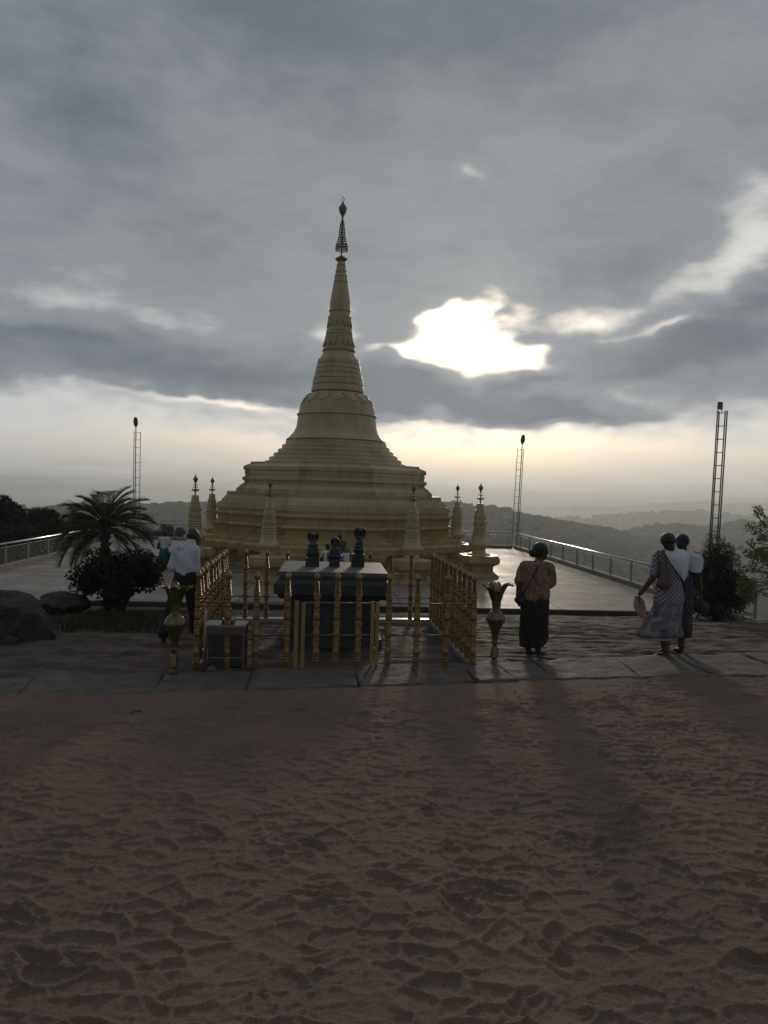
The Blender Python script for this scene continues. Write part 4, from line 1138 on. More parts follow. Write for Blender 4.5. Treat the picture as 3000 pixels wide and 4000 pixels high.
L_palm = leafmat('palm_leaf', (.045,.062,.034), (.075,.090,.050), 3)
L_shrub = leafmat('shrub_leaf', (.030,.050,.026), (.050,.072,.036), 4)
L_pale = leafmat('pale_leaf', (.10,.115,.05), (.17,.155,.07), 5, .4)
L_tree = leafmat('tree_leaf', (.018,.034,.016), (.034,.052,.022), 1.5)
L_grass = leafmat('grass_blade', (.045,.048,.022), (.075,.068,.034), 3)
def clumps(c, R, n, r, seed, lo=-.6):
    g = np.random.default_rng(seed); out = []
    for _ in range(n):
        d = g.normal(size=3); d /= np.linalg.norm(d); d[2] = max(d[2], lo); k = g.uniform(.45, .95)
        s = r*g.uniform(.6, 1.3); out.append(((c[0]+d[0]*R[0]*k, c[1]+d[1]*R[1]*k, c[2]+d[2]*R[2]*k), (s, s, s*.8)))
    return out
def branches(t, base, tips, r0, m=M_trunk, name='trunk', seed=0):
    g = random.Random(seed); mb = MB()
    for tip in tips:
        b = Vector(base); e = Vector(tip); mid = b.lerp(e, .5) + Vector((g.uniform(-.1,.1), g.uniform(-.1,.1), .05))*(e-b).length
        mb.tube([b, b.lerp(mid, .5), mid, e], [r0, r0*.8, r0*.55, r0*.2], 6)
    return mb.build(name, m, t, True)

# dark rounded shrub under the palm
bz = -.06
s0 = P(470, 2372, 13.0); s0 = Vector((s0.x, s0.y, bz))
sh = thing('round_shrub', 'dark green rounded shrub on bare stems below the palm', 'shrub', s0)
k13 = 13.0/3000
cl = clumps((-.04,.05,.66), (.66,.50,.42), 80, .15, 5, -.9) + clumps((.38,.0,.72), (.30,.3,.31), 24, .12, 6) + clumps((-.52,0,.50), (.32,.3,.26), 20, .12, 7) + clumps((-.05,-.05,.25), (.30,.25,.20), 14, .10, 9)
crown('crown', cl, 15000, .062, 11, L_bush, sh, .55)
branches(sh, (.02,0,-.05), [(-.4,0,.5),(.4,.05,.55),(.1,.1,.7),(-.15,-.1,.6),(.25,-.1,.5)], .03, seed=2)

# dwarf date palm
p0 = P(420, 2365, 13.45); p0 = Vector((p0.x, p0.y, -.10))
crown_c = P(408, 2030, 13.45)
palm = thing('date_palm', 'feathery dwarf date palm with arching fronds behind the dark shrub', 'palm', p0)
top_z = crown_c.z - p0.z
dxp = crown_c.x-p0.x
tk = MB(); 
tk.tube([(0,0,0),(dxp*.4,0,top_z*.4),(dxp*.8,0,top_z*.75),(dxp,0,top_z)], [.075,.065,.065,.06], 12)
g = random.Random(3)
for i in range(60):
    z = top_z*(.1+.88*i/60); a = i*2.4; x = dxp*z/top_z
    tk.box(-.02,.02,-.012,.012,0,.06, Matrix.Translation((x+.062*math.cos(a), .062*math.sin(a), z)) @ Matrix.Rotation(a,4,'Z') @ Matrix.Rotation(.5,4,'Y'))
tk.build('trunk', M_trunk, palm)
def frond(par, base, az, elev, L, bend, seed, dead=False):
    g = random.Random(seed); pts = []; e = elev; p = Vector(base); n = 16
    dirh = Vector((math.cos(az), math.sin(az), 0))
    for i in range(n+1):
        pts.append(p.copy()); e2 = e - bend*(i/n)**1.3
        p = p + (dirh*math.cos(e2) + Vector((0,0,1))*math.sin(e2))*(L/n)
    mb = MB(); mb.tube(pts, [.008*(1-.8*i/n)+.0015 for i in range(n+1)], 5)
    side = Vector((-dirh.y, dirh.x, 0))
    nl = 52
    for i in range(nl):
        t = .12 + .88*i/nl; f = t*n; k = min(int(f), n-1); q = pts[k].lerp(pts[k+1], f-k); tan = (pts[k+1]-pts[k]).normalized()
        up = side.cross(tan).normalized()
        if up.z < 0: up = -up
        for s in (-1, 1):
            ll = .42*math.sin(PI*min(1,.22+t*.72))*g.uniform(.8,1.12)*L
            d = (tan*.75 + side*s*.62 + up*g.uniform(.05,.38) + Vector((0,0,-.12))).normalized()
            w = tan.cross(d).normalized()*.0034
            a = q; m1 = q + d*ll*.5 + Vector((0,0,-.010)); e_ = q + d*ll + Vector((0,0,-.06*ll))
            mb.add([a-w*.6, a+w*.6, m1+w, m1-w, e_], [(0,1,2,3),(3,2,4)])
    return mb.build('frond', L_palm, par)
g = random.Random(12)
for i in range(36):
    lay = i/36; az = i*2.39996 + g.uniform(-.2,.2)
    el = 1.35 - 1.75*lay + g.uniform(-.12,.12); L = g.uniform(.70,.96)*(.85+.25*min(1,lay*2))
    frond(palm, (dxp+.03*math.cos(az), .03*math.sin(az), top_z-.02-.10*lay), az, el, L, 1.05+g.uniform(-.15,.25), 100+i)
for i, az in enumerate((2.7, 3.4, 3.0, .1)):
    frond(palm, (dxp, 0, top_z-.14), az, -.55, .85, .9, 300+i)

# grass under the shrub
gm = []
r_ = np.random.default_rng(4); n = 5200
gx = r_.normal(s0.x+.35, .75, n); gy = r_.uniform(11.2, 13.6, n)
keep = (np.abs(gx-s0.x-.2) < 1.7) & (gx < -1.75)
gx, gy = gx[keep], gy[keep]; n = len(gx); gz = -.05 + rock_base(gx, gy)
a = r_.uniform(0, 6.28, n); hgt = r_.uniform(.03, .10, n); w = .006
lean = r_.normal(0, .03, (n,2))
co = np.stack([np.stack([gx-w*np.cos(a), gy-w*np.sin(a), gz], -1), np.stack([gx+w*np.cos(a), gy+w*np.sin(a), gz], -1), np.stack([gx+lean[:,0], gy+lean[:,1], gz+hgt+.05], -1)], 1).reshape(-1,3)
gr = link('grass', np_mesh('grass', co, np.arange(3*n).reshape(-1,3)), L_grass); tag(gr, 'short dull grass around the shrub and palm', 'grass', None, 'stuff')

# shrub at the right
r0 = P(2795, 2430, 15.6); r0 = Vector((r0.x, r0.y, -.52))
rs = thing('feathery_shrub', 'dense feathery green shrub right of the two walking women', 'shrub', r0)
cl = clumps((-.02,.1,1.05), (.56,.5,.72), 90, .18, 21, -1) + clumps((.40,.0,.72), (.38,.3,.45), 40, .16, 22, -1) + clumps((-.42,0,.75), (.34,.3,.5), 30, .16, 23, -1) + clumps((-.1,0,1.72), (.20,.2,.26), 14, .08, 24) + clumps((0,.0,.32), (.72,.4,.34), 46, .17, 26, -.9)
crown('crown', cl, 36000, .060, 25, L_shrub, rs, .22)
branches(rs, (0,0,-.05), [(-.3,0,1.2),(.3,.1,1.1),(.05,.05,1.7),(-.15,0,1.9),(.4,0,.8)], .03, seed=5)
# pale-leaved tree at the right edge
q0 = P(3150, 2420, 13.6); q0 = Vector((q0.x, q0.y, -.25))
pt = thing('pale_leaf_tree', 'small tree with pale whorled leaves reaching in at the right edge', 'tree', q0)
tips = []
g = random.Random(9)
for i in range(90):
    px, py = g.gauss(3010, 75), g.gauss(2190, 85)
    if px < 2890 + max(0, (2120-py))*.3 or px > 3300: px = g.uniform(2920, 3250)
    w_ = P(px, py, 13.6+g.uniform(-.5,.5)); tips.append(w_-q0)
for px, py in ((2968,2000),(2950,2012),(2990,2030),(2925,2060),(2945,2075),(2975,2055),(2888,2285),(2900,2300),(2905,2270)):
    tips.append(P(px, py, 13.5)-q0)
cl = [((p.x,p.y,p.z), (.05,.05,.045)) for p in tips]
crown('crown', cl, 2600, .085, 31, L_pale, pt, .30)
hub = P(3120, 2230, 13.6)-q0; hub2 = P(3100, 2120, 13.6)-q0
mb = MB(); mb.tube([(0,0,-.1),(.02,0,hub.z*.5),hub], [.05,.04,.03], 8); mb.tube([hub, hub2], [.028,.02], 6)
for p in tips:
    h_ = hub if p.z < hub.z+.2 else hub2
    mid = h_.lerp(p, .5)+Vector((0,0,-.05)); mb.tube([h_, mid, p], [.014,.008,.003], 5)
mb.build('trunk', M_trunk, pt, True)

# trees beyond the left railing and shrubs beyond the far railing
def tree(name, label, px, pyt, Y, wpx, hpx, n, size, seed, lm=L_tree, pyb=2250):
    topz = P(px, pyt, Y).z; w = wpx/2*Y/3000; h = hpx*Y/3000; x = P(px, pyt+hpx*.5, Y).x
    base = Vector((x, Y, topz - h - 4.5))
    t = thing(name, label, 'tree', base, 0, 'trees beyond the left railing')
    cz = topz-h/2-base.z
    cl = clumps((0,0,cz), (w*.86, w*.86, h*.46), 60, w*.22, seed, -1)
    crown('crown', cl, n, size, seed, lm, t, .5)
    branches(t, (0,0,0), [(-w*.5,0,cz),(w*.5,0,cz),(0,.3*w,cz+h*.2),(.2*w,-.3*w,cz),(-.1*w,0,cz+h*.35)], .18, seed=seed)
    return t
tree('broadleaf_tree', 'dark tree at the left edge with a loose leafy top', 20, 1955, 52, 150, 230, 9000, .34, 41)
tree('broadleaf_tree', 'broad dark tree left of the palm, behind the railing', 190, 1985, 50, 190, 190, 11000, .32, 42)
tree('broadleaf_tree', 'dark tree partly hidden by the palm fronds', 330, 2010, 54, 150, 170, 9000, .34, 43)
tree('broadleaf_tree', 'low dark tree hanging over the left railing', 70, 2060, 46, 200, 130, 8000, .30, 44)
tree('broadleaf_tree', 'thin upright treetop poking above the leftmost dark tree', 20, 1938, 53, 36, 60, 900, .26, 45)
for i, (px, pyt, w_, h_) in enumerate(((600,2075,90,60),(655,2040,60,95),(700,2062,70,70),(745,2080,60,60))):
    lbl = ['low grey-green shrub beyond the far railing, nearest the palm', 'tallest grey-green shrub beyond the far railing, above the woman in teal', 'grey-green shrub beyond the far railing, right of the tallest', 'low grey-green shrub beyond the far railing beside the small stupa'][i]
    o = tree('shrub', lbl, px, pyt, 47, w_, h_, 2500, .16, 50+i, L_shrub); o['group'] = 'shrubs beyond the far railing'; o['category'] = 'shrub'
# far small palm
fp = P(84, 1992, 60); fpt = thing('coconut_palm', 'small dark palm silhouette between the trees at the left', 'palm', (fp.x, fp.y, fp.z-6))
MB().tube([(0,0,0),(.1,0,3),(0,0,6)], [.14,.11,.09], 8).build('trunk', M_trunk, fpt, True)
for i in range(14):
    az = i*2.4; mb = MB(); pts = [(math.cos(az)*s*1.0, math.sin(az)*s*1.0, 6+.45*s-.62*s*s) for s in (0,.25,.5,.75,1.0)]
    mb.tube(pts, [.03,.025,.02,.015,.01], 4)
    for j in range(12):
        s = .15+.85*j/12; b = Vector((math.cos(az)*s, math.sin(az)*s, 6+.45*s-.62*s*s)); sd_ = Vector((-math.sin(az), math.cos(az), 0))
        for q in (-1,1): mb.add([b, b+Vector((math.cos(az)*.06,math.sin(az)*.06,0)), b+sd_*q*.18+Vector((0,0,-.22))], [(0,1,2)])
    mb.build('frond', L_tree, fpt)

# ================================================================== people
V = Vector
def hand(mb, w, d, s, n, k=1.0, curl=.5):
    w, d, s, n = V(w), V(d).normalized(), V(s).normalized(), V(n).normalized()
    s = (s - d*s.dot(d)).normalized(); n = (n - d*n.dot(d) - s*n.dot(s)).normalized()
    for o in (-.024, -.008, .008, .024): mb.cap(w + s*o*.7*k, w + d*.082*k + s*o*k, .013*k, .011*k, 8)
    for o, L in ((.031,.068),(.0105,.078),(-.0105,.072),(-.031,.056)):
        b = w + d*.082*k + s*o*k; d1 = (d + n*curl*.5 + s*o*2.0).normalized(); d2 = (d*.8 + n*curl*1.4 + s*o*2).normalized()
        m1 = b + d1*L*.55*k; mb.cap(b, m1, .0082*k, .0075*k, 8); mb.cap(m1, m1 + d2*L*.5*k, .0075*k, .006*k, 8)
    b = w + d*.02*k + s*.026*k; m1 = b + (d*.65 + s*.7 + n*.3)*.036*k; mb.cap(b, m1, .011*k, .009*k, 8); mb.cap(m1, m1 + (d*.9 + s*.3 + n*.4)*.03*k, .009*k, .007*k, 8)
def head(mb, c, face, k=1.0):
    c, f = V(c), V(face).normalized(); side = f.cross(V((0,0,1))).normalized()
    mxr = Matrix((side, f, side.cross(f) if False else V((0,0,1)))).transposed()
    mb.sphere(c + V((0,0,.015))*k, (.074*k, .094*k, .095*k), 16, 12, mxr)
    mb.sphere(c + f*.022*k - V((0,0,.045))*k, (.055*k, .066*k, .062*k), 14, 10, mxr)      # jaw
    mb.cap(c + f*.088*k + V((0,0,.01))*k, c + f*.104*k - V((0,0,.024))*k, .009*k, .013*k, 8)  # nose
    mb.cap(c + f*.078*k - V((0,0,.052))*k - side*.016*k, c + f*.078*k - V((0,0,.052))*k + side*.016*k, .009*k, .009*k, 8)  # lips
    mb.cap(c + f*.060*k - V((0,0,.088))*k, c + f*.066*k - V((0,0,.082))*k, .018*k, .018*k, 8)  # chin
    mb.cap(c + f*.078*k + V((0,0,.030))*k - side*.03*k, c + f*.078*k + V((0,0,.030))*k + side*.03*k, .011*k, .011*k, 8)  # brow
    for s in (-1, 1): mb.sphere(c + side*s*.076*k - V((0,0,.008))*k - f*.004*k, (.010*k, .018*k, .030*k), 8, 6, mxr)
def eyes(par, c, face, k=1.0):
    c, f = V(c), V(face).normalized(); side = f.cross(V((0,0,1))).normalized()
    for s in (-1, 1): MB().sphere(c + side*s*.030*k + f*.079*k + V((0,0,.006))*k, .010*k, 8, 6).build('eye', M_black, par, True)
def chain(mb, pts, rs, seg=12):
    for a, b, r0, r1 in zip(pts[:-1], pts[1:], rs[:-1], rs[1:]): mb.cap(a, b, r0, r1, seg)
def foot(mb, ank, toe, k=1.0):
    a, t = V(ank), V(toe); mb.cap(a, V((a.x, a.y, .035)), .034*k, .036*k); mb.cap(V((a.x, a.y, .034)), V((t.x, t.y, .022)), .036*k, .024*k)
    d = (V((t.x,t.y,0))-V((a.x,a.y,0))).normalized(); s = V((-d.y, d.x, 0))
    for i, o in enumerate((-.030,-.015,0,.014,.027)): mb.cap(V((t.x,t.y,.018)) + s*o*k, V((t.x,t.y,.014)) + s*o*1.1*k + d*(.035-.004*i)*k, .011*k, .009*k, 8)
def loft(name, secs, m, par, seg=40, pleat=.0, npl=14, seed=0, cap=True):
    """secs: (cx, cy, z, rx, ry [, z tilt in x])"""
    g = random.Random(seed); ph = [g.uniform(0,6) for _ in range(3)]; rings = []
    for i, s in enumerate(secs):
        cx, cy, z, rx, ry = s[:5]; tl = s[5] if len(s) > 5 else 0; t = i/(len(secs)-1); r = []
        for j in range(seg):
            a = 2*PI*j/seg; k = 1 + pleat*t*(.6*math.sin(npl*a+ph[0]) + .4*math.sin((npl*.6//1)*a+ph[1]+t*1.5))
            x = cx + rx*k*math.cos(a); r.append((x, cy + ry*k*math.sin(a), z + tl*(x-cx)))
        rings.append(r)
    return MB().rings(list(reversed(rings)), cap).build(name, m, par, True)
def sheet(name, rows, m, par, th=.004, sub=2):
    nv, nu = len(rows), len(rows[0]); vs = [p for r in rows for p in r]; fs = []
    for j in range(nv-1):
        for i in range(nu-1):
            a = j*nu+i; fs.append((a, a+1, a+nu+1, a+nu))
    o = MB().add(vs, fs).build(name, m, par, True)
    if sub:
        ss_ = o.modifiers.new('fold', 'SUBSURF'); ss_.levels = sub; ss_.render_levels = sub
    s = o.modifiers.new('thickness', 'SOLIDIFY'); s.thickness = th; return o

def folds(me, amp, seed, fx=9.0, fz=3.2):
    n = len(me.vertices); co = np.empty(n*3, np.float32); me.vertices.foreach_get('co', co); co = co.reshape(-1,3)
    no = np.empty(n*3, np.float32); me.vertices.foreach_get('normal', no); no = no.reshape(-1,3)
    a = np.arctan2(co[:,1], co[:,0])
    f = 1-np.abs(fbm(co[:,0]*fx + co[:,1]*fx*.7 + co[:,2]*2.2 + 20, co[:,2]*fz + co[:,0]*4 + 20, 3, seed)*2-1)*1.6
    co = co + no*(f*amp)[:,None]; me.vertices.foreach_set('co', co.ravel()); me.update(); return me
C_floral = clothmat('floral_blouse_cloth', 'floral'); C_diam = clothmat('diamond_print_cloth', 'diamond')
C_pink = clothmat('pink_blue_skirt_cloth', 'pinkblue'); C_shawl = clothmat('dotted_white_shawl_cloth', 'shawl')
C_black = mat('black_skirt_cloth', (.018,.018,.020), .9, 0, .15, 8, bump=.15, bscale=60)
C_white = mat('white_shirt_cloth', (.62,.63,.68), .85, 0, .05, 6, bump=.3, bscale=22)
C_navy = mat('dark_trouser_cloth', (.022,.023,.030), .9, 0, .1, 6, bump=.2, bscale=20)
C_teal = mat('teal_skirt_cloth', (.010,.115,.105), .85, 0, .15, 6)
C_bag = mat('bag_leather', (.022,.018,.017), .5, 0, .2, 8)
C_brownbag = mat('brown_woven_bag', (.13,.09,.065), .8, 0, .3, 40, bump=.4, bscale=80)
C_pinkcloth = mat('pale_pink_cloth', (.42,.26,.25), .85, 0, .15, 8)
C_net = mat('dark_net_bag', (.06,.045,.045), .9, 0, .3, 40)

# --- woman in black skirt
p = G(2083, 2557, 0.0)
w1 = thing('person', 'woman in floral blouse and long black skirt standing with head turned right', 'person', (p.x, p.y, -.015))
mb = MB(); hc = V((.055, .0, 1.375)); face = V((1, .25, -.06))
head(mb, hc, face); chain(mb, [(.02,.0,1.16),(.045,.0,1.31)], [.055,.05])
chain(mb, [(-.14,0,1.17),(.15,0,1.16)], [.06,.06]); chain(mb, [(0,0,1.10),(0,0,.85),(0,0,.72)], [.10,.10,.10])
chain(mb, [(-.155,0,1.17),(-.205,.03,.93),(-.215,.06,.76)], [.055,.045,.033]); hand(mb, (-.215,.06,.76), (0,.1,-1), (0,1,0), (1,0,0), .92, .7)
chain(mb, [(.165,0,1.16),(.215,.06,.93),(.10,.22,.88)], [.055,.045,.033]); hand(mb, (.10,.22,.88), (-1,.3,.1), (0,0,1), (0,-1,0), .92, .7)
for s, toe in ((-1, (.05,.06,0)), (1, (.165,.05,0))):
    x = .0 if s > 0 else -.11; an = V((x+.065 if s > 0 else -.055, .02 if s > 0 else .06, .08))
    chain(mb, [(s*.07,0,.72),(s*.07,.02,.42),an], [.09,.062,.042]); foot(mb, an, toe)
link('body', remesh(mb, .0058, 3), M_skin, w1); eyes(w1, hc, face)
mb = MB(); chain(mb, [(-.13,0,1.165),(.145,0,1.155)], [.085,.085]); mb.cap((0,0,1.10),(0,0,.98),.155,.175); mb.cap((0,.01,.98),(0,.01,.80),.178,.195)
chain(mb, [(-.15,0,1.165),(-.20,.02,.99)], [.085,.082]); chain(mb, [(.16,0,1.155),(.20,.04,.99)], [.085,.085]); chain(mb, [(.015,0,1.17),(.03,0,1.235)], [.075,.062])
me = remesh(mb, .010, 5)
for v in me.vertices:
    v.co.y *= .78
    if v.co.z < .745: v.co.z = .745 + (v.co.z-.745)*.05 + .012*math.sin(v.co.x*30)
    f_ = .006*math.sin(v.co.z*34+v.co.x*20)+.004*math.sin(v.co.x*60); v.co.y += f_
link('blouse', folds(me, .010, 3), C_floral, w1)
loft('skirt', [(0,.0,.80,.165,.13),(0,.0,.74,.19,.145),(.0,.0,.6,.19,.15),(.0,.01,.4,.19,.155),(.005,.01,.25,.195,.16,.02),(.0,.02,.16,.175,.15,.10),(-.02,.02,.125,.155,.13,.05)], C_black, w1, 48, .035, 9, 1)
mb = MB(); mb.sphere(hc + V((-.012,0,.03)), (.104,.086,.094), 16, 12); mb.sphere(hc + V((-.112,-.015,-.012)), (.052,.055,.058)); mb.sphere(hc+V((-.045,0,-.01)), (.07,.080,.075))
link('hair', folds(remesh(mb, .006, 3), .006, 9, 26, 8), M_hair, w1)
mb = MB(); mb.cap((-.215,-.04,.83),(-.20,-.05,.73),.04,.062); mb.cap((-.235,-.02,.74),(-.18,-.05,.70),.05,.05)
bg = link('shoulder_bag', remesh(mb, .009, 3), C_bag, w1)
MB().tube([(.04,-.03,1.245),(-.02,-.115,1.18),(-.10,-.155,1.03),(-.165,-.16,.92),(-.205,-.10,.80)], .011, 6).build('strap', C_bag, bg, True)

# --- man in white shirt
p = at_px(722, 10.55, 0.0)
m1_ = thing('person', 'bald man in white shirt and dark trousers bowing beside the golden fence', 'person', (p.x, p.y, -.015))
mb = MB(); hc = V((.075,.10,1.415)); face = V((.75,.65,-.42))
head(mb, hc, face, 1.04); chain(mb, [(.02,.02,1.25),(.06,.08,1.35)], [.065,.058])
chain(mb, [(-.085,0,1.24),(.085,0,1.235)], [.045,.045]); chain(mb, [(0,.0,1.15),(-.01,-.02,.92)], [.078,.075])
eL, wL = V((-.185,.0,1.0)), V((-.14,.20,.97)); chain(mb, [(-.105,0,1.24), eL, wL], [.058,.045,.032]); hand(mb, wL, (.5,.8,.1), (0,0,1), (1,-.5,0), 1, .8)
eR, wR = V((.115,.02,.985)), V((.10,.08,.74)); chain(mb, [(.095,0,1.235), eR, wR], [.058,.045,.032]); hand(mb, wR, (-.1,.15,-1), (0,1,0), (-1,0,0), 1, .6)
chain(mb, [(-.07,-.02,.88),(-.17,-.06,.46),(-.255,-.14,.09)], [.085,.06,.043]); foot(mb, (-.255,-.14,.09), (-.27,-.02,0), 1.05)
chain(mb, [(.06,-.0,.88),(.095,.14,.46),(.115,.20,.09)], [.085,.06,.043]); foot(mb, (.115,.20,.09), (.14,.32,0), 1.05)
link('body', remesh(mb, .0058, 3), M_skin, m1_); eyes(m1_, hc, face, 1.04)
mb = MB(); chain(mb, [(-.085,0,1.235),(.085,0,1.23)], [.074,.074]); mb.cap((0,.0,1.15),(-.01,-.01,.99),.122,.126); mb.cap((-.01,-.01,.99),(-.01,-.02,.95),.125,.120)
chain(mb, [(-.10,0,1.24), eL, wL.lerp(eL,.12)], [.075,.060,.045]); chain(mb, [(.095,0,1.235), eR, wR.lerp(eR,.03)], [.072,.058,.042]); chain(mb, [(.02,.02,1.25),(.045,.05,1.315)], [.08,.068])
me = remesh(mb, .010, 5)
for v in me.vertices:
    if abs(v.co.x) < .16 and v.co.y < .3: v.co.y *= .80 if v.co.x > -.2 else 1
    if v.co.z < .905 and abs(v.co.x) < .15: v.co.z = .905 + (v.co.z-.905)*.05
    v.co.y += .006*math.sin(v.co.z*28+v.co.x*26)+.004*math.sin(v.co.x*44-v.co.z*15)
link('shirt', folds(me, .012, 5), C_white, m1_)
mb = MB(); mb.cap((-.055,-.01,.90),(.045,-.01,.90),.098,.098); chain(mb, [(-.06,-.015,.86),(-.165,-.06,.46),(-.25,-.13,.115)], [.105,.085,.074]); chain(mb, [(.05,0,.86),(.09,.13,.46),(.112,.195,.10)], [.105,.085,.074])
me = remesh(mb, .010, 4)
for v in me.vertices:
    if v.co.z > .935: v.co.z = .935 + (v.co.z-.935)*.08
    if v.co.z < .07: v.co.z = .07 + (v.co.z-.07)*.1
    v.co.y += .004*math.sin(v.co.z*30+v.co.x*18)
link('trousers', folds(me, .010, 6), C_navy, m1_)
mb = MB(); mb.sphere(hc + V((-.018,-.030,.012)), (.084,.078,.062), 16, 12); link('cropped_hair', remesh(mb, .008, 2), M_hair, m1_)

# --- two women walking together
p = G(2597, 2561, 0.0)
w2 = thing('person', 'woman with white dotted shawl and diamond-print tunic walking, pink cloth in hand', 'person', (p.x, p.y, -.012))
mb = MB(); hc = V((-.012,.02,1.545)); face = V((.25,1,-.08))
head(mb, hc, face, 1.0); chain(mb, [(.01,0,1.33),(.0,.01,1.46)], [.055,.05]); chain(mb, [(-.12,0,1.345),(.14,0,1.34)], [.06,.06]); chain(mb, [(0,0,1.28),(0,0,1.05),(.01,0,.88)], [.10,.10,.10])
eL, wL = V((-.205,-.02,1.08)), V((-.365,.02,.84)); chain(mb, [(-.135,0,1.345), eL, wL], [.055,.045,.032]); hand(mb, wL, (-.25,.05,-1), (.3,1,0), (1,0,-.2), .95, 1.0)
chain(mb, [(.15,0,1.34),(.22,.02,1.09),(.20,.20,.93)], [.055,.045,.033]); hand(mb, (.20,.20,.93), (-.1,1,0), (0,0,1), (-1,0,0), .95, .7)
chain(mb, [(-.06,0,.86),(-.05,.06,.45),(.0,-.02,.09)], [.09,.062,.045]); foot(mb, (.0,-.02,.09), (-.085,.02,0))
chain(mb, [(.07,0,.86),(.07,.16,.47),(.065,.10,.14)], [.09,.062,.045]); mb.cap((.065,.10,.14),(.06,.14,.07),.036,.034); mb.cap((.06,.14,.07),(.055,.24,.03),.034,.022)
for o in (-.024,-.008,.008,.024): mb.cap((.055+o,.24,.026),(.055+o*1.1,.275,.018),.011,.009,8)
link('body', remesh(mb, .0058, 3), M_skin, w2); eyes(w2, hc, face)
mb = MB(); mb.sphere(hc + V((-.004,-.012,.022)), (.094,.100,.096), 16, 12); mb.sphere(hc + V((-.002,-.05,-.045)), (.078,.058,.070)); mb.sphere(hc + V((0,-.085,-.075)), (.055,.045,.045))
link('hair', folds(remesh(mb, .006, 3), .006, 9, 26, 8), M_hair, w2)
mb = MB(); chain(mb, [(-.12,0,1.345),(.14,0,1.34)], [.08,.08]); mb.cap((0,0,1.28),(.005,0,1.05),.155,.150); mb.cap((.005,0,1.05),(.02,0,.83),.15,.20); mb.cap((.02,0,.83),(.022,0,.76),.20,.205)
chain(mb, [(-.13,0,1.345),(-.19,-.015,1.12)], [.078,.066]); chain(mb, [(.15,0,1.34),(.215,.015,1.11)], [.078,.066]); chain(mb, [(.005,0,1.34),(.0,0,1.405)], [.075,.068])
me = remesh(mb, .010, 5)
for v in me.vertices:
    if abs(v.co.x) < .2: v.co.y *= .80
    if v.co.z < .72: v.co.z = .72 + (v.co.z-.72)*.05
    v.co.y += .005*math.sin(v.co.z*20+v.co.x*30)
link('tunic', folds(me, .009, 7), C_diam, w2)
loft('skirt', [(.02,0,.80,.175,.135),(.02,0,.72,.195,.150),(-.005,0,.60,.215,.165),(-.055,0,.46,.25,.18),(-.085,0,.34,.30,.19,.06),(-.075,0,.275,.315,.19,.03)], C_pink, w2, 56, .075, 11, 4)
loft('underskirt', [(-.09,0,.34,.24,.15),(-.105,0,.262,.23,.15),(-.11,0,.235,.22,.145)], C_white, w2, 40, .05, 9, 5)
# shawl hanging as a point down the back
rows = []
for t, (xa, xb) in zip((0,.12,.3,.5,.7,.88,1.0), ((-.085,.215),(-.10,.245),(-.065,.25),(-.02,.245),(.05,.235),(.11,.205),(.145,.165))):
    z = 1.435 - .38*t; r = []
    for i in range(7):
        u = i/6; x = xa+(xb-xa)*u
        y = -.145 - .03*math.sin(PI*u)*min(1, t*3+.3) + (.10 if t == 0 else .03*(1-min(1,t*4))) + .016*math.sin(u*16+t*9) + max(0, x-.12)*.6
        r.append((x, y, z - .02*math.sin(PI*u) if t else z+.01))
    rows.append(r)
sheet('shawl', rows, C_shawl, w2)
# woven bag under the left arm
mb = MB(); mb.cap((-.12,-.135,1.20),(-.10,-.14,1.00),.045,.085); mb.cap((-.15,-.12,1.00),(-.06,-.14,.99),.06,.06)
hb = link('handbag', remesh(mb, .010, 4), C_brownbag, w2)
MB().tube([(-.14,-.12,1.15),(-.175,-.09,1.32),(-.17,-.03,1.43),(-.14,.03,1.42),(-.12,.06,1.3)], .011, 6).tube([(-.08,-.15,1.17),(-.11,-.13,1.33),(-.12,-.06,1.43),(-.10,.02,1.41)], .012, 6).build('strap', C_brownbag, hb, True)
rows = []
for t in (0,.2,.45,.7,1.0):
    z = .80 - .30*t; wd = .045+.04*math.sin(PI*min(1,t*1.1)); cx_ = -.385 + .07*t
    rows.append([(cx_ + wd*(u-.5)*2 + .01*math.sin(t*9), .03 + .028*math.sin(u*7+t*5), z + .012*math.sin(u*6)) for u in (0,.2,.4,.6,.8,1)])
tag(sheet('cloth', [[(x+p.x, y+p.y, z-.012) for x, y, z in r] for r in rows], C_pinkcloth, None), 'crumpled pale pink cloth hanging from the walking woman\'s left hand', 'cloth')

p = P(2652, 2558, p.y+.30); p = Vector((p.x, p.y, -.015))
w3 = thing('person', 'woman with white shoulder shawl walking close behind the diamond-print tunic woman', 'person', p)
mb = MB(); hc = V((-.01,0,1.53)); face = V((.75,.65,-.05))
head(mb, hc, face, .98); chain(mb, [(.01,0,1.31),(.0,.0,1.44)], [.055,.05]); chain(mb, [(-.12,0,1.33),(.14,0,1.33)], [.06,.06]); chain(mb, [(0,0,1.26),(0,0,1.05),(0,0,.88)], [.10,.10,.10])
chain(mb, [(-.13,0,1.33),(-.20,.05,1.08),(-.14,.2,.95)], [.055,.045,.033]); hand(mb, (-.14,.2,.95), (.3,1,0), (0,0,1), (1,0,0), .95, .7)
eR, wR = V((.225,-.01,1.08)), V((.265,.0,.88)); chain(mb, [(.15,0,1.33), eR, wR], [.055,.045,.033]); hand(mb, wR, (.12,.05,-1), (0,1,0), (-1,0,0), .95, 1.0)
chain(mb, [(-.06,0,.86),(-.06,.14,.46),(-.07,.24,.10)], [.09,.062,.045]); foot(mb, (-.07,.24,.10), (-.06,.37,0))
chain(mb, [(.06,0,.86),(.045,.05,.45),(.02,-.02,.09)], [.09,.062,.045]); foot(mb, (.02,-.02,.09), (-.01,.10,0))
link('body', remesh(mb, .0062, 3), M_skin, w3); eyes(w3, hc, face, .98)
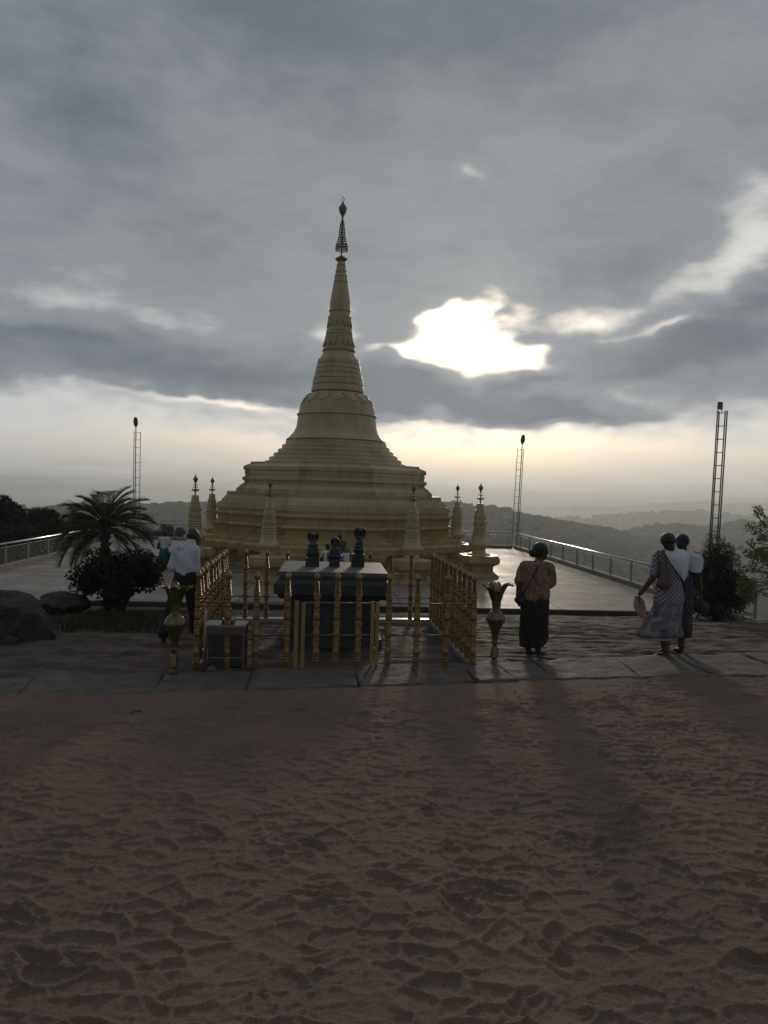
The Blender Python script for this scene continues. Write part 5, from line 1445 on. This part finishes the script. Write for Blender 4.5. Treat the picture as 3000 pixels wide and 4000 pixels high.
mb = MB(); mb.sphere(hc + V((-.012,-.010,.022)), (.090,.096,.092), 16, 12); mb.sphere(hc + V((-.04,-.05,-.03)), (.068,.058,.066))
link('hair', folds(remesh(mb, .006, 3), .006, 9, 26, 8), M_hair, w3)
mb = MB(); chain(mb, [(-.12,0,1.33),(.14,0,1.33)], [.078,.078]); mb.cap((0,0,1.26),(0,0,1.05),.15,.145); mb.cap((0,0,1.05),(0,0,.78),.145,.175)
chain(mb, [(-.13,0,1.33),(-.19,.04,1.12)], [.075,.065]); chain(mb, [(.15,0,1.33),(.215,-.005,1.12)], [.075,.065])
me = remesh(mb, .010, 5)
for v in me.vertices:
    if abs(v.co.x) < .18: v.co.y *= .8
    if v.co.z < .70: v.co.z = .70 + (v.co.z-.70)*.05
C_darkdress = mat('dark_print_cloth', (.075,.075,.10), .9, 0, .5, 22, col2=(.03,.03,.045))
link('tunic', folds(me, .009, 8), C_darkdress, w3)
loft('skirt', [(0,0,.76,.155,.13),(0,0,.70,.165,.14),(0,.01,.5,.165,.15),(.01,.02,.32,.165,.155),(.01,.02,.22,.16,.15)], C_darkdress, w3, 44, .05, 9, 8)
rows = []
for t, (xa, xb) in zip((0,.15,.4,.7,1.0), ((-.09,.16),(-.13,.24),(-.13,.27),(-.06,.275),(.05,.25))):
    z = 1.425-.29*t; rows.append([(xa+(xb-xa)*u, -.11-.035*math.sin(PI*u)+(.09 if t == 0 else 0)+.16*max(0,u-.6)+.018*math.sin(u*15+t*8), z-.015*math.sin(PI*u)-.05*max(0,u-.7)) for u in (0,.17,.33,.5,.67,.83,1)])
sheet('shawl', rows, C_white, w3)
# net bag held in her right hand
q = p + wR + V((.02,0,-.14)); nb = MB(); nb.sphere((.01,0,-.11), (.115,.06,.085), 16, 10); nb.cap((0,0,.09),(-.02,0,-.08),.014,.06); nb.cap((.06,0,-.12),(.11,0,-.14),.05,.02)
nbm = remesh(nb, .012, 3)
o = link('carrier_bag', nbm, C_net, None, False, q); tag(o, 'dark limp carrier bag hanging from the rear walking woman\'s right hand', 'bag')

# --- far figures on the terrace
def far_person(label, px, Y, hgt, top_m, skirt_m, face, z0=TZ, bag=None):
    p = at_px(px, Y, z0); k = hgt/1.5
    t = thing('person', label, 'person', (p.x, p.y, z0-.005)); t.scale = (k,k,k)
    mb = MB(); hc = V((0,.02,1.385)); head(mb, hc, face, .98); chain(mb, [(0,0,1.17),(0,0,1.31)], [.055,.05]); chain(mb, [(-.13,0,1.19),(.13,0,1.19)], [.058,.058]); chain(mb, [(0,0,1.12),(0,0,.8)], [.10,.10])
    chain(mb, [(-.15,0,1.18),(-.20,.03,.95),(-.15,.18,.90)], [.05,.042,.032]); hand(mb, (-.15,.18,.90), (.6,.8,.2), (0,0,1), (1,0,0), .9, .8)
    chain(mb, [(.15,0,1.18),(.20,.03,.95),(.15,.18,.90)], [.05,.042,.032]); hand(mb, (.15,.18,.90), (-.6,.8,.2), (0,0,1), (-1,0,0), .9, .8)
    for s in (-1,1): chain(mb, [(s*.06,0,.75),(s*.06,.0,.42),(s*.05,0,.08)], [.085,.06,.042]); foot(mb, (s*.05,0,.08), (s*.065,.12,0))
    link('body', remesh(mb, .011, 2), M_skin, t)
    mb = MB(); mb.sphere(hc+V((0,-.012,.022)), (.095,.1,.094)); mb.sphere(hc+V((0,-.05,-.03)), (.075,.055,.07)); link('hair', remesh(mb, .012, 2), M_hair, t)
    mb = MB(); chain(mb, [(-.13,0,1.185),(.13,0,1.185)], [.08,.08]); mb.cap((0,0,1.12),(0,0,.90),.155,.16); chain(mb, [(-.15,0,1.18),(-.195,.03,1.0)], [.078,.068]); chain(mb, [(.15,0,1.18),(.195,.03,1.0)], [.078,.068])
    me = remesh(mb, .013, 4)
    for v in me.vertices:
        if v.co.z < .80: v.co.z = .80+(v.co.z-.8)*.05
    link('blouse', me, top_m, t)
    loft('skirt', [(0,0,.84,.14,.12),(0,0,.7,.18,.15),(.0,0,.45,.21,.18),(.01,0,.20,.24,.2,.04)], skirt_m, t, 36, .05, 9, 3)
    if bag:
        mb = MB(); mb.cap((-.20,-.06,.98),(-.20,-.06,.84),.06,.075); b_ = link('shoulder_bag', remesh(mb, .014, 2), C_bag, t)
        MB().tube([(-.11,0,1.26),(-.15,-.08,1.15),(-.19,-.08,1.0)], .012, 6).build('strap', C_bag, b_, True)
    return t
far_person('woman in white blouse and teal skirt walking on the terrace beyond the palm', 640, 28.2, 1.42, C_white, C_teal, V((.2,1,0)), bag=True)
C_whites = mat('white_dress_cloth', (.66,.65,.66), .85, 0, .05, 6)
far_person('worshipper in white with dark hair seen between the left and middle statues', 1276, 24.4, 1.36, C_whites, C_whites, V((0,1,0)), bag=True)
M_hair_old = M_hair
M_hair = mat('grey_hair', (.16,.15,.14), .6, 0, .2, 40)
far_person('worshipper in white with grey hair seen between the middle and right statues', 1353, 24.2, 1.30, C_whites, C_whites, V((.2,1,0)), bag=True)
M_hair = M_hair_old
